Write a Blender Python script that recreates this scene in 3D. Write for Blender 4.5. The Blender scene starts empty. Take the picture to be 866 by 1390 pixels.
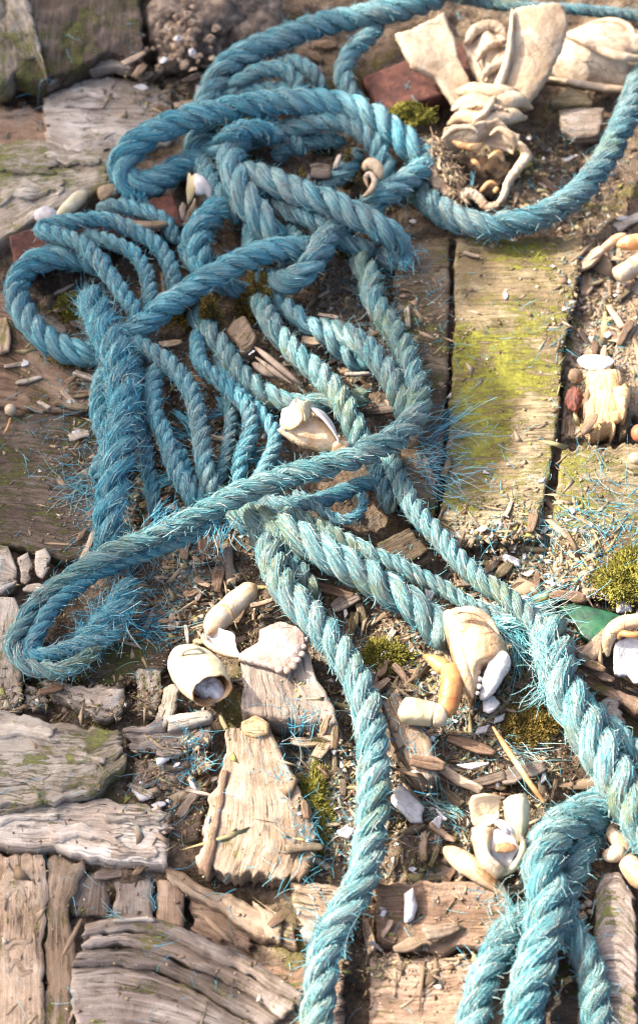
import bpy, math, random
import numpy as np
from mathutils import Vector

random.seed(7)
RNG = np.random.default_rng(7)
SC = bpy.context.scene
COL = SC.collection
MM = 0.001

# ------------------------------------------------------------------ camera
TILT = math.radians(35.0)
DIST = 1.09
TANH = 0.25
FPX = 695.0 / TANH
CAM = np.array([0.0, -DIST * math.sin(TILT), DIST * math.cos(TILT)])
cam_data = bpy.data.cameras.new('camera')
cam = bpy.data.objects.new('camera', cam_data)
COL.objects.link(cam)
cam.location = CAM
cam.rotation_euler = (TILT, 0, 0)
cam_data.sensor_fit = 'VERTICAL'
cam_data.sensor_height = 24.0
cam_data.lens = 12.0 / TANH
cam_data.clip_start = 0.02
cam_data.clip_end = 200.0
cam_data.dof.use_dof = True
cam_data.dof.focus_distance = 1.045
cam_data.dof.aperture_fstop = 5.6
SC.camera = cam

# ------------------------------------------------------------------ light
SUN_EL = math.radians(40.0)
SUN_H = np.array([-0.95, 0.31]); SUN_H /= np.linalg.norm(SUN_H)
TO_SUN = np.array([SUN_H[0] * math.cos(SUN_EL), SUN_H[1] * math.cos(SUN_EL), math.sin(SUN_EL)])
world = bpy.data.worlds.new('World')
SC.world = world
world.use_nodes = True
wn = world.node_tree
sky = wn.nodes.new('ShaderNodeTexSky')
sky.sky_type = 'NISHITA'
sky.sun_disc = False
sky.sun_elevation = SUN_EL
sky.sun_rotation = math.atan2(SUN_H[0], SUN_H[1])
sky.dust_density = 7.0
sky.air_density = 0.7
wn.links.new(sky.outputs[0], wn.nodes['Background'].inputs[0])
wn.nodes['Background'].inputs[1].default_value = 0.15
sl = bpy.data.lights.new('sun', 'SUN')
sl.energy = 3.2
sl.angle = math.radians(0.5)
sl.color = (1.0, 0.93, 0.82)
so = bpy.data.objects.new('sun', sl)
COL.objects.link(so)
so.rotation_euler = Vector(TO_SUN).to_track_quat('Z', 'Y').to_euler()
SC.view_settings.view_transform = 'Standard'
SC.view_settings.look = 'None'
SC.view_settings.gamma = 1.0
SC.cycles.use_denoising = True
SC.cycles.denoiser = 'OPENIMAGEDENOISE'
SC.cycles.denoising_prefilter = 'NONE'
SC.cycles.denoising_input_passes = 'RGB_ALBEDO_NORMAL'
SC.cycles.max_bounces = 6
SC.cycles.diffuse_bounces = 3
SC.cycles.filter_width = 1.2
world.cycles.sampling_method = 'MANUAL'
world.cycles.sample_map_resolution = 512
SC.view_settings.exposure = 1.95

# ------------------------------------------------------------------ helpers
def un(px, py, z=0.0):
    """a point of the place: pixel of the photograph and height in metres"""
    px = np.asarray(px, float); py = np.asarray(py, float); z = np.asarray(z, float)
    cx = (px - 433.0) / FPX
    cy = -(py - 695.0) / FPX
    dy = cy * math.cos(TILT) + math.sin(TILT)
    dz = cy * math.sin(TILT) - math.cos(TILT)
    t = (z - CAM[2]) / dz
    return np.stack([CAM[0] + cx * t, CAM[1] + dy * t, z + 0 * t], -1)

def proj(P):
    d = np.asarray(P) - CAM
    cy = d[..., 1] * math.cos(TILT) + d[..., 2] * math.sin(TILT)
    cz = -d[..., 1] * math.sin(TILT) + d[..., 2] * math.cos(TILT)
    return 433 + FPX * d[..., 0] / -cz, 695 - FPX * cy / -cz

PX = 2 * TANH * DIST / 1390.0      # metres per pixel near the middle

def _h(i, j, k):
    n = (i * 374761393 + j * 668265263 + k * 2147483647 + 974634777) & 0xFFFFFFFF
    n = ((n ^ (n >> 13)) * 1274126177) & 0xFFFFFFFF
    n = ((n ^ (n >> 16)) * 2246822519) & 0xFFFFFFFF
    return ((n ^ (n >> 15)) & 0xFFFF) / 32767.5 - 1.0

def noise(x, y, z=0.0):
    x, y, z = np.broadcast_arrays(np.asarray(x, float), np.asarray(y, float), np.asarray(z, float))
    xi = np.floor(x).astype(np.int64); yi = np.floor(y).astype(np.int64); zi = np.floor(z).astype(np.int64)
    fx = x - xi; fy = y - yi; fz = z - zi
    fx = fx * fx * (3 - 2 * fx); fy = fy * fy * (3 - 2 * fy); fz = fz * fz * (3 - 2 * fz)
    r = 0
    for a in (0, 1):
        wx = fx if a else 1 - fx
        for b in (0, 1):
            wy = fy if b else 1 - fy
            for c in (0, 1):
                wz = fz if c else 1 - fz
                r = r + wx * wy * wz * _h(xi + a, yi + b, zi + c)
    return r

def fbm(x, y, z=0.0, o=3):
    r = 0; a = 1.0; f = 1.0
    for i in range(o):
        r = r + a * noise(np.asarray(x) * f + 17.3 * i, np.asarray(y) * f + 5.1 * i, np.asarray(z) * f)
        a *= 0.5; f *= 2.03
    return r

def crom(P, n):
    """catmull-rom through P, n samples evenly spaced by length"""
    P = np.asarray(P, float)
    if len(P) == 2:
        t = np.linspace(0, 1, n)[:, None]
        return P[0] * (1 - t) + P[1] * t
    Q = np.vstack([2 * P[0] - P[1], P, 2 * P[-1] - P[-2]])
    out = []
    for i in range(len(P) - 1):
        p0, p1, p2, p3 = Q[i:i + 4]
        t = np.linspace(0, 1, 24, endpoint=False)[:, None]
        out.append(0.5 * (2 * p1 + (p2 - p0) * t + (2 * p0 - 5 * p1 + 4 * p2 - p3) * t ** 2 + (3 * p1 - p0 - 3 * p2 + p3) * t ** 3))
    out.append(P[-1:])
    return resamp(np.vstack(out), n)

def resamp(P, n):
    P = np.asarray(P, float)
    d = np.r_[0, np.cumsum(np.linalg.norm(np.diff(P[:, :3], axis=0), axis=1))]
    t = np.linspace(0, d[-1], n)
    return np.stack([np.interp(t, d, P[:, k]) for k in range(P.shape[1])], -1)

def nrm(v):
    return v / np.maximum(np.linalg.norm(v, axis=-1, keepdims=True), 1e-12)

def build_mesh(name, verts, polys, mat=None, uv=None, tone=None, smooth=True):
    """polys: list of integer arrays (n, k); uv: per vertex"""
    me = bpy.data.meshes.new(name)
    verts = np.asarray(verts, np.float32)
    me.vertices.add(len(verts))
    me.vertices.foreach_set('co', verts.ravel())
    polys = [np.asarray(p, np.int32) for p in polys if len(p)]
    loops = np.concatenate([p.ravel() for p in polys])
    cnt = np.concatenate([np.full(len(p), p.shape[1], np.int32) for p in polys])
    st = np.r_[0, np.cumsum(cnt)[:-1]].astype(np.int32)
    me.loops.add(len(loops))
    me.loops.foreach_set('vertex_index', loops)
    me.polygons.add(len(cnt))
    me.polygons.foreach_set('loop_start', st)
    me.polygons.foreach_set('loop_total', cnt)
    if smooth:
        me.polygons.foreach_set('use_smooth', np.ones(len(cnt), bool))
    if uv is not None:
        l = me.uv_layers.new(name='UVMap')
        l.data.foreach_set('uv', np.asarray(uv, np.float32)[loops].ravel())
    if tone is not None:
        a = me.attributes.new('tone', 'FLOAT', 'POINT')
        a.data.foreach_set('value', np.asarray(tone, np.float32))
    me.update(calc_edges=True)
    if mat is not None:
        me.materials.append(mat)
    return me

def tag(o, label=None, cat=None, group=None, kind=None):
    if label: o['label'] = label
    if cat: o['category'] = cat
    if group: o['group'] = group
    if kind: o['kind'] = kind
    return o

def link(name, me, parent=None, label=None, cat=None, group=None, kind=None):
    o = bpy.data.objects.new(name, me)
    COL.objects.link(o)
    if parent is not None:
        o.parent = parent
    return tag(o, label, cat, group, kind)

def grid_faces(nu, nv, off=0):
    i = np.arange(nu - 1)[:, None] * nv + np.arange(nv - 1)[None]
    return (np.stack([i, i + nv, i + nv + 1, i + 1], -1) + off).reshape(-1, 4)

# ------------------------------------------------------------------ materials
class NT:
    def __init__(s, name):
        s.m = bpy.data.materials.new(name); s.m.use_nodes = True
        s.t = s.m.node_tree
        s.b = s.t.nodes['Principled BSDF']
        s.b.inputs['Specular IOR Level'].default_value = 0.25
    def n(s, typ, **kw):
        nd = s.t.nodes.new(typ)
        for k, v in kw.items():
            if k.startswith('_'): setattr(nd, k[1:], v)
        return nd
    def set(s, sock, v):
        if isinstance(v, bpy.types.NodeSocket): s.t.links.new(v, sock)
        elif v is not None: sock.default_value = v
    def coord(s, which='Object'):
        return s.n('ShaderNodeTexCoord').outputs[which]
    def mapping(s, v, scale=(1, 1, 1), rot=(0, 0, 0), loc=(0, 0, 0)):
        m = s.n('ShaderNodeMapping'); s.set(m.inputs[0], v)
        m.inputs['Scale'].default_value = scale; m.inputs['Rotation'].default_value = rot; m.inputs['Location'].default_value = loc
        return m.outputs[0]
    def noise(s, v, scale, detail=4, rough=0.6, dist=0.0):
        m = s.n('ShaderNodeTexNoise'); s.set(m.inputs['Vector'], v)
        m.inputs['Scale'].default_value = scale; m.inputs['Detail'].default_value = detail
        m.inputs['Roughness'].default_value = rough; m.inputs['Distortion'].default_value = dist
        return m.outputs['Fac']
    def voro(s, v, scale, feature='F1'):
        m = s.n('ShaderNodeTexVoronoi'); m.feature = feature; s.set(m.inputs['Vector'], v); m.inputs['Scale'].default_value = scale
        return m.outputs['Distance']
    def ramp(s, f, stops):
        m = s.n('ShaderNodeValToRGB'); s.set(m.inputs[0], f)
        e = m.color_ramp.elements
        while len(e) < len(stops): e.new(0.5)
        for el, (p, c) in zip(e, stops):
            el.position = p
            el.color = (c, c, c, 1) if isinstance(c, (int, float)) else (*c, 1)
        return m.outputs[0]
    def mix(s, f, a, b, mode='MIX'):
        m = s.n('ShaderNodeMix'); m.data_type = 'RGBA'; m.blend_type = mode
        s.set(m.inputs[0], f)
        for k, v in ((6, a), (7, b)):
            s.set(m.inputs[k], (*v, 1) if isinstance(v, tuple) and len(v) == 3 else v)
        return m.outputs[2]
    def math(s, op, a, b=None):
        m = s.n('ShaderNodeMath'); m.operation = op; s.set(m.inputs[0], a)
        if b is not None: s.set(m.inputs[1], b)
        return m.outputs[0]
    def attr(s, name):
        m = s.n('ShaderNodeAttribute'); m.attribute_name = name
        return m.outputs['Fac']
    def rnd(s):
        return s.n('ShaderNodeObjectInfo').outputs['Random']
    def bump(s, h, strength=0.5, dist=0.001, prev=None):
        m = s.n('ShaderNodeBump'); s.set(m.inputs['Height'], h)
        m.inputs['Strength'].default_value = strength; m.inputs['Distance'].default_value = dist
        if prev is not None: s.t.links.new(prev, m.inputs['Normal'])
        return m.outputs[0]
    def done(s, col, rough=0.9, bump=None, spec=0.25):
        s.set(s.b.inputs['Base Color'], col); s.set(s.b.inputs['Roughness'], rough)
        s.b.inputs['Specular IOR Level'].default_value = spec
        if bump is not None: s.t.links.new(bump, s.b.inputs['Normal'])
        return s.m

def wood_mat(name, dark, mid, light, moss=0.0, dirt=0.3, pale=0.0, mosscol=(0.16, 0.17, 0.02), speck=0.25, at=()):
    k = NT(name)
    uv = k.coord('UV')          # u: metres along the grain, v: metres across
    ob = k.n('ShaderNodeNewGeometry').outputs['Position']
    g1 = k.noise(k.mapping(uv, (22, 560, 1)), 1.0, 6, 0.74, 0.15)
    g2 = k.noise(k.mapping(uv, (70, 1700, 1)), 1.0, 4, 0.65)
    big = k.noise(ob, 30, 9, 0.72, 0.6)
    fine = k.noise(ob, 420, 4, 0.7)
    col = k.ramp(k.math('ADD', k.math('MULTIPLY', g1, 0.45), k.math('MULTIPLY', big, 0.55)),
                 [(0.36, dark), (0.48, mid), (0.58, light)])
    tn = k.attr('tone')
    low = k.ramp(g1, [(0.38, tuple(c * 0.6 for c in dark)), (0.58, tuple(0.75 * b_ * w_ for b_, w_ in zip(mid, (1.08, 0.94, 0.80))))])
    col = k.mix(k.math('MULTIPLY', k.math('SUBTRACT', 1.0, tn), 0.7), col, low)
    col = k.mix(k.math('MULTIPLY', k.ramp(g2, [(0.52, 0.0), (0.62, 1.0)]), 0.5), col, dark)
    if pale:
        pb = k.ramp(k.noise(ob, 17, 5, 0.62, 0.8), [(0.5, 0.0), (0.62, 1.0)])
        col = k.mix(k.math('MULTIPLY', pb, pale), col, (0.38, 0.33, 0.27))
    db = k.ramp(k.noise(ob, 55, 6, 0.7, 0.6), [(0.52, 0.0), (0.66, 1.0)])
    col = k.mix(k.math('MULTIPLY', db, dirt), col, (0.055, 0.038, 0.026))
    ck = k.noise(k.mapping(uv, (7, 170, 1), loc=(2, 9, 0)), 1.0, 4, 0.6, 0.1)
    ckm = k.ramp(ck, [(0.485, 0.0), (0.497, 1.0), (0.503, 1.0), (0.515, 0.0)])
    ckm = k.math('MULTIPLY', ckm, k.ramp(k.noise(ob, 48, 4, 0.6), [(0.50, 0.0), (0.60, 1.0)]))
    col = k.mix(k.math('MULTIPLY', ckm, 0.8), col, (0.03, 0.02, 0.014))
    sp = k.ramp(fine, [(0.62, 0.0), (0.70, 1.0)])
    col = k.mix(k.math('MULTIPLY', sp, speck), col, (0.035, 0.026, 0.02))
    sp2 = k.ramp(k.noise(ob, 300, 3, 0.6), [(0.66, 0.0), (0.72, 1.0)])
    col = k.mix(k.math('MULTIPLY', sp2, 0.5), col, light)
    hb = k.math('ADD', k.math('ADD', k.math('MULTIPLY', g1, 0.3), k.math('MULTIPLY', g2, 0.4)), k.math('ADD', k.math('MULTIPLY', fine, 0.5), k.math('MULTIPLY', big, 1.2)))
    hb = k.math('SUBTRACT', hb, k.math('MULTIPLY', ckm, 0.8))
    if moss > 0:
        mb = k.math('ADD', k.math('MULTIPLY', k.noise(ob, 26, 8, 0.72, 0.6), 0.8), k.math('MULTIPLY', k.noise(k.mapping(uv, (60, 420, 1)), 1.0, 6, 0.8), 0.8))
        mb = k.math('SUBTRACT', mb, 0.30)
        for (ax, ay, ar, aw) in at:
            vd = k.n('ShaderNodeVectorMath'); vd.operation = 'DISTANCE'
            k.set(vd.inputs[0], ob); vd.inputs[1].default_value = un(ax, ay, 0.004)
            mb = k.math('ADD', mb, k.ramp(k.math('DIVIDE', vd.outputs['Value'], ar * PX), [(0.0, aw), (1.0, 0.0)]))
        th = 0.60 - 0.17 * moss
        mm = k.ramp(mb, [(th, 0.0), (th + 0.075, 1.0)])
        mc = k.mix(k.ramp(fine, [(0.35, 0.0), (0.65, 1.0)]), tuple(c * 0.45 for c in mosscol), mosscol)
        col = k.mix(k.math('MULTIPLY', mm, 0.85), col, mc)
        hb = k.math('ADD', hb, k.math('MULTIPLY', mm, k.math('MULTIPLY', fine, 0.8)))
    v = k.n('ShaderNodeHueSaturation')
    k.set(v.inputs['Value'], k.math('ADD', 0.78, k.math('MULTIPLY', k.rnd(), 0.44)))
    k.set(v.inputs['Color'], col)
    bp = k.bump(hb, 0.85, 0.0012)
    return k.done(v.outputs[0], 0.88, bp, 0.18)

M = {}
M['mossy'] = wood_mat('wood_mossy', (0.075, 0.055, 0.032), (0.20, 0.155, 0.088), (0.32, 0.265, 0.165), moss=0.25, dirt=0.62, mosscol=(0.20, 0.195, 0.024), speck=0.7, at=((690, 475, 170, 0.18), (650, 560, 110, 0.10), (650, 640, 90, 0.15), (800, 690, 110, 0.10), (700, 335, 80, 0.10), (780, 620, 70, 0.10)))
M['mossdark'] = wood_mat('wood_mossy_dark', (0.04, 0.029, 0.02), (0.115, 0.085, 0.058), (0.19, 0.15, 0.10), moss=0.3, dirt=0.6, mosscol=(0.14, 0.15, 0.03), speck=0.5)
M['dark'] = wood_mat('wood_dark', (0.035, 0.026, 0.021), (0.085, 0.064, 0.05), (0.145, 0.11, 0.085), moss=0.55, dirt=0.4, mosscol=(0.085, 0.092, 0.02))
M['pale'] = wood_mat('wood_bleached', (0.17, 0.13, 0.10), (0.39, 0.335, 0.28), (0.53, 0.47, 0.405), moss=0.1, dirt=0.25, pale=0.3, mosscol=(0.19, 0.19, 0.04))
M['palemoss'] = wood_mat('wood_bleached_mossy', (0.14, 0.11, 0.08), (0.32, 0.275, 0.22), (0.46, 0.405, 0.34), moss=0.55, dirt=0.3, pale=0.4, mosscol=(0.17, 0.18, 0.035))
M['brown'] = wood_mat('wood_brown', (0.09, 0.055, 0.036), (0.24, 0.16, 0.11), (0.38, 0.275, 0.20), moss=0.1, dirt=0.3)
M['tan'] = wood_mat('wood_tan', (0.15, 0.10, 0.063), (0.32, 0.235, 0.165), (0.44, 0.345, 0.255), moss=0.12, dirt=0.3)
M['grey'] = wood_mat('wood_grey', (0.08, 0.06, 0.048), (0.20, 0.16, 0.135), (0.31, 0.265, 0.225), moss=0.15, dirt=0.3)
M['white'] = wood_mat('wood_whitened', (0.20, 0.15, 0.115), (0.37, 0.30, 0.245), (0.47, 0.40, 0.34), moss=0.0, dirt=0.12, speck=0.1)
M['chipmoss'] = wood_mat('wood_chip_mossy', (0.06, 0.045, 0.03), (0.17, 0.13, 0.085), (0.27, 0.22, 0.15), moss=0.35, dirt=0.4, mosscol=(0.12, 0.12, 0.03))
M['orange'] = wood_mat('wood_orange', (0.34, 0.20, 0.09), (0.56, 0.37, 0.20), (0.64, 0.53, 0.36), moss=0.15, dirt=0.1, mosscol=(0.30, 0.30, 0.05), speck=0.1)

def soil_mat():
    k = NT('soil')
    ob = k.coord('Object')
    a = k.noise(ob, 60, 6, 0.7, 0.5); b = k.noise(ob, 420, 4, 0.7)
    col = k.ramp(k.math('ADD', k.math('MULTIPLY', a, 0.6), k.math('MULTIPLY', b, 0.4)),
                 [(0.36, (0.033, 0.023, 0.016)), (0.5, (0.13, 0.092, 0.062)), (0.64, (0.28, 0.215, 0.155))])
    mm = k.ramp(k.noise(ob, 24, 5, 0.65, 0.3), [(0.56, 0.0), (0.64, 1.0)])
    col = k.mix(k.math('MULTIPLY', mm, 0.6), col, (0.11, 0.105, 0.02))
    return k.done(col, 0.95, k.bump(k.math('ADD', a, b), 0.9, 0.003), 0.1)
M['soil'] = soil_mat()

def rope_mat(name, deep, mid, light, fade=0.3, dirt=0.3, algae=0.0):
    k = NT(name)
    uv = k.coord('UV')          # u: turn round the strand, v: metres along it
    ob = k.coord('Object')
    s1 = k.noise(k.mapping(uv, (40, 90, 1)), 1.0, 5, 0.72, 0.2)
    s2 = k.noise(k.mapping(uv, (110, 70, 1), loc=(3, 7, 0)), 1.0, 4, 0.7, 0.25)
    t = k.attr('tone')
    f = k.math('ADD', k.math('ADD', k.math('MULTIPLY', s1, 0.45), k.math('MULTIPLY', s2, 0.30)), k.math('MULTIPLY', t, 0.25))
    col = k.ramp(f, [(0.36, deep), (0.47, mid), (0.60, light)])
    fd = k.ramp(k.math('ADD', k.math('MULTIPLY', k.noise(ob, 34, 4, 0.6, 0.4), 0.55), k.math('MULTIPLY', s2, 0.45)), [(0.44, 0.0), (0.56, 1.0)])
    col = k.mix(k.math('MULTIPLY', fd, fade), col, (0.36, 0.37, 0.33))
    dm = k.ramp(k.math('ADD', k.math('MULTIPLY', k.noise(ob, 70, 5, 0.7, 0.4), 0.5), k.math('MULTIPLY', s1, 0.5)), [(0.50, 0.0), (0.60, 1.0)])
    col = k.mix(k.math('MULTIPLY', dm, dirt), col, (0.07, 0.058, 0.048))
    sp = k.ramp(k.noise(ob, 380, 3, 0.6), [(0.66, 0.0), (0.71, 1.0)])
    col = k.mix(k.math('MULTIPLY', sp, 0.55), col, (0.10, 0.065, 0.035))
    if algae:
        al = k.ramp(k.noise(ob, 26, 4, 0.6, 0.5), [(0.50, 0.0), (0.62, 1.0)])
        col = k.mix(k.math('MULTIPLY', al, algae), col, (0.20, 0.24, 0.06))
    h = k.math('ADD', k.math('MULTIPLY', s2, 0.8), k.math('MULTIPLY', s1, 0.7))
    return k.done(col, 0.62, k.bump(h, 1.0, 0.0022), 0.3)
M['rblue'] = rope_mat('rope_blue', (0.016, 0.125, 0.18), (0.085, 0.39, 0.48), (0.30, 0.58, 0.63), 0.40, 0.45)
M['rgrey'] = rope_mat('rope_grey_blue', (0.016, 0.105, 0.145), (0.11, 0.37, 0.43), (0.36, 0.56, 0.58), 0.50, 0.45)
M['rpale'] = rope_mat('rope_pale', (0.02, 0.115, 0.135), (0.125, 0.33, 0.35), (0.38, 0.53, 0.50), 0.60, 0.6, 0.45)
M['rteal'] = rope_mat('rope_teal', (0.012, 0.10, 0.125), (0.08, 0.29, 0.325), (0.28, 0.48, 0.48), 0.50, 0.6, 0.15)
M['rdark'] = rope_mat('rope_dirty', (0.012, 0.055, 0.075), (0.055, 0.18, 0.22), (0.19, 0.36, 0.38), 0.4, 0.55, 0.35)

def fibre_mat(name, stops):
    k = NT(name)
    t = k.attr('tone')
    return k.done(k.ramp(t, stops), 0.55, None, 0.3)
M['fibre'] = fibre_mat('rope_fibre', [(0.0, (0.014, 0.095, 0.15)), (0.3, (0.035, 0.24, 0.35)), (0.6, (0.10, 0.39, 0.47)), (0.82, (0.27, 0.47, 0.48)), (1.0, (0.40, 0.42, 0.38))])
M['fibrepale'] = fibre_mat('rope_fibre_pale', [(0.0, (0.02, 0.11, 0.13)), (0.3, (0.07, 0.29, 0.33)), (0.6, (0.20, 0.44, 0.45)), (0.82, (0.38, 0.52, 0.49)), (1.0, (0.47, 0.47, 0.41))])
M['fibredull'] = fibre_mat('rope_fibre_dull', [(0.0, (0.02, 0.07, 0.09)), (0.3, (0.06, 0.24, 0.30)), (0.6, (0.15, 0.40, 0.46)), (0.82, (0.32, 0.48, 0.49)), (1.0, (0.42, 0.42, 0.38))])

def bone_mat(name, a, b, c, stain=(0.30, 0.17, 0.08), stain_amt=0.4, scale=40, rough=0.55, bump=0.35):
    k = NT(name)
    ob = k.n('ShaderNodeNewGeometry').outputs['Position']
    n1 = k.noise(ob, scale, 5, 0.6, 0.6); n2 = k.noise(ob, 500, 3, 0.6)
    col = k.ramp(n1, [(0.33, a), (0.5, b), (0.66, c)])
    st = k.ramp(k.noise(ob, 75, 6, 0.7, 0.8), [(0.49, 0.0), (0.66, 1.0)])
    col = k.mix(k.math('MULTIPLY', st, stain_amt), col, stain)
    sp = k.ramp(n2, [(0.64, 0.0), (0.70, 1.0)])
    col = k.mix(k.math('MULTIPLY', sp, 0.35), col, stain)
    vd = k.voro(k.mapping(ob, (1, 1, 1)), 150, 'DISTANCE_TO_EDGE')
    ckb = k.math('MULTIPLY', k.ramp(vd, [(0.0, 1.0), (0.035, 0.0)]), k.ramp(k.noise(ob, 60, 4, 0.6), [(0.52, 0.0), (0.62, 1.0)]))
    col = k.mix(k.math('MULTIPLY', ckb, 0.55), col, stain)
    hh = k.math('SUBTRACT', k.math('ADD', k.math('MULTIPLY', n1, 1.0), k.math('MULTIPLY', n2, 0.35)), k.math('MULTIPLY', ckb, 0.4))
    return k.done(col, rough, k.bump(hh, min(1.0, bump * 1.4), 0.0015), 0.35)
M['bone'] = bone_mat('bone', (0.292, 0.198, 0.116), (0.387, 0.292, 0.194), (0.456, 0.378, 0.275), stain=(0.24, 0.13, 0.06), stain_amt=0.6, bump=0.6)
M['skin'] = bone_mat('dried_skin', (0.22, 0.15, 0.095), (0.36, 0.27, 0.185), (0.48, 0.39, 0.29), stain=(0.15, 0.085, 0.045), stain_amt=0.6, scale=60, bump=0.8)
M['crust'] = bone_mat('brown_crust', (0.12, 0.08, 0.05), (0.26, 0.18, 0.12), (0.42, 0.33, 0.24), stain=(0.05, 0.03, 0.02), stain_amt=0.7, scale=150, rough=0.9, bump=1.0)
M['claw'] = bone_mat('claw_shell', (0.327, 0.206, 0.112), (0.430, 0.327, 0.215), (0.499, 0.430, 0.327), stain=(0.30, 0.14, 0.05), stain_amt=0.65, scale=45, rough=0.5, bump=0.6)
M['clawtan'] = bone_mat('claw_tan', (0.27, 0.15, 0.07), (0.42, 0.285, 0.165), (0.52, 0.40, 0.27), stain=(0.22, 0.09, 0.03), stain_amt=0.6, scale=55, rough=0.5, bump=0.7)
M['cream'] = bone_mat('claw_cream', (0.353, 0.301, 0.181), (0.421, 0.378, 0.249), (0.473, 0.439, 0.327), stain=(0.34, 0.22, 0.10), stain_amt=0.45, scale=35, rough=0.4, bump=0.45)
M['rim'] = bone_mat('claw_rim', (0.22, 0.10, 0.04), (0.42, 0.23, 0.10), (0.60, 0.42, 0.24), stain_amt=0.5, scale=80, rough=0.6)
M['orangeshell'] = bone_mat('claw_orange', (0.32, 0.12, 0.035), (0.44, 0.22, 0.085), (0.52, 0.37, 0.20), stain=(0.20, 0.065, 0.02), stain_amt=0.6, scale=35, rough=0.4)
M['white_in'] = bone_mat('shell_inside', (0.40, 0.37, 0.36), (0.52, 0.49, 0.475), (0.60, 0.575, 0.55), stain=(0.24, 0.15, 0.10), stain_amt=0.5, scale=40, rough=0.45)
M['flake'] = bone_mat('shell_flake', (0.36, 0.34, 0.345), (0.48, 0.46, 0.465), (0.58, 0.565, 0.56), stain=(0.22, 0.16, 0.11), stain_amt=0.4, scale=50, rough=0.45)
M['carapace'] = bone_mat('carapace', (0.28, 0.19, 0.15), (0.37, 0.28, 0.23), (0.44, 0.36, 0.31), stain=(0.28, 0.16, 0.10), stain_amt=0.45, scale=110, rough=0.7, bump=0.8)
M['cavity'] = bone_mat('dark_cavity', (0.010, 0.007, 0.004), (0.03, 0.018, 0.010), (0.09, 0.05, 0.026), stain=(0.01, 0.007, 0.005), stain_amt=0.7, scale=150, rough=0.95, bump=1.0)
M['rust'] = bone_mat('rust', (0.032, 0.012, 0.009), (0.065, 0.023, 0.016), (0.115, 0.043, 0.028), stain=(0.04, 0.015, 0.012), stain_amt=0.6, scale=130, rough=0.9, bump=0.7)
M['stone'] = bone_mat('stone', (0.05, 0.038, 0.03), (0.13, 0.095, 0.07), (0.26, 0.20, 0.15), stain=(0.03, 0.022, 0.02), stain_amt=0.6, scale=120, rough=0.9, bump=1.0)
M['nut'] = bone_mat('nut', (0.06, 0.018, 0.012), (0.13, 0.04, 0.026), (0.22, 0.085, 0.05), stain=(0.03, 0.012, 0.01), stain_amt=0.5, scale=120, rough=0.7, bump=1.0)
M['pebble'] = bone_mat('pebble', (0.20, 0.14, 0.085), (0.31, 0.23, 0.155), (0.42, 0.33, 0.24), stain_amt=0.3, scale=60, rough=0.6)
M['red'] = bone_mat('red_pebble', (0.20, 0.05, 0.025), (0.32, 0.09, 0.04), (0.42, 0.17, 0.08), stain_amt=0.2, scale=60, rough=0.5)

def moss_mat(name, a, b, c):
    k = NT(name)
    t = k.attr('tone')
    return k.done(k.ramp(t, [(0.0, a), (0.5, b), (1.0, c)]), 0.9, None, 0.1)
M['moss'] = moss_mat('moss_brown', (0.035, 0.025, 0.008), (0.12, 0.085, 0.022), (0.25, 0.18, 0.05))
M['mossgreen'] = moss_mat('moss_green', (0.05, 0.05, 0.010), (0.17, 0.155, 0.03), (0.33, 0.29, 0.06))

def crumb_mat():
    k = NT('crumbs')
    t = k.attr('tone')
    col = k.ramp(t, [(0.0, (0.05, 0.034, 0.022)), (0.3, (0.17, 0.115, 0.072)), (0.6, (0.32, 0.24, 0.165)), (0.8, (0.22, 0.21, 0.06)), (0.9, (0.42, 0.35, 0.27)), (1.0, (0.66, 0.63, 0.60))])
    return k.done(col, 0.9, None, 0.15)
M['crumb'] = crumb_mat()

def glass_mat():
    k = NT('green_glass')
    ob = k.n('ShaderNodeNewGeometry').outputs['Position']
    n = k.noise(ob, 110, 5, 0.65, 0.4)
    col = k.ramp(n, [(0.35, (0.008, 0.04, 0.018)), (0.55, (0.016, 0.10, 0.038)), (0.72, (0.06, 0.17, 0.075))])
    k.b.inputs['Transmission Weight'].default_value = 0.25
    return k.done(col, 0.32, k.bump(n, 0.4, 0.001), 0.5)
M['glass'] = glass_mat()

# ------------------------------------------------------------------ shape builders
HX0, HX1, HY0, HY1, HC = -0.34, 0.34, -0.46, 0.60, 0.002
HMAP = np.full((int((HX1 - HX0) / HC) + 1, int((HY1 - HY0) / HC) + 1), -0.006)

def raster(P):
    i = np.clip(((P[:, 0] - HX0) / HC).astype(int), 0, HMAP.shape[0] - 1)
    j = np.clip(((P[:, 1] - HY0) / HC).astype(int), 0, HMAP.shape[1] - 1)
    np.maximum.at(HMAP, (i, j), P[:, 2])

def height(x, y):
    i = np.clip(((np.asarray(x) - HX0) / HC).astype(int), 0, HMAP.shape[0] - 1)
    j = np.clip(((np.asarray(y) - HY0) / HC).astype(int), 0, HMAP.shape[1] - 1)
    return HMAP[i, j]

def on_ground(px, py, lift=0.0):
    P = un(px, py, 0.0)
    for _ in range(3):
        z = height(P[..., 0], P[..., 1]) + lift
        P = un(px, py, z)
    return P

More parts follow.
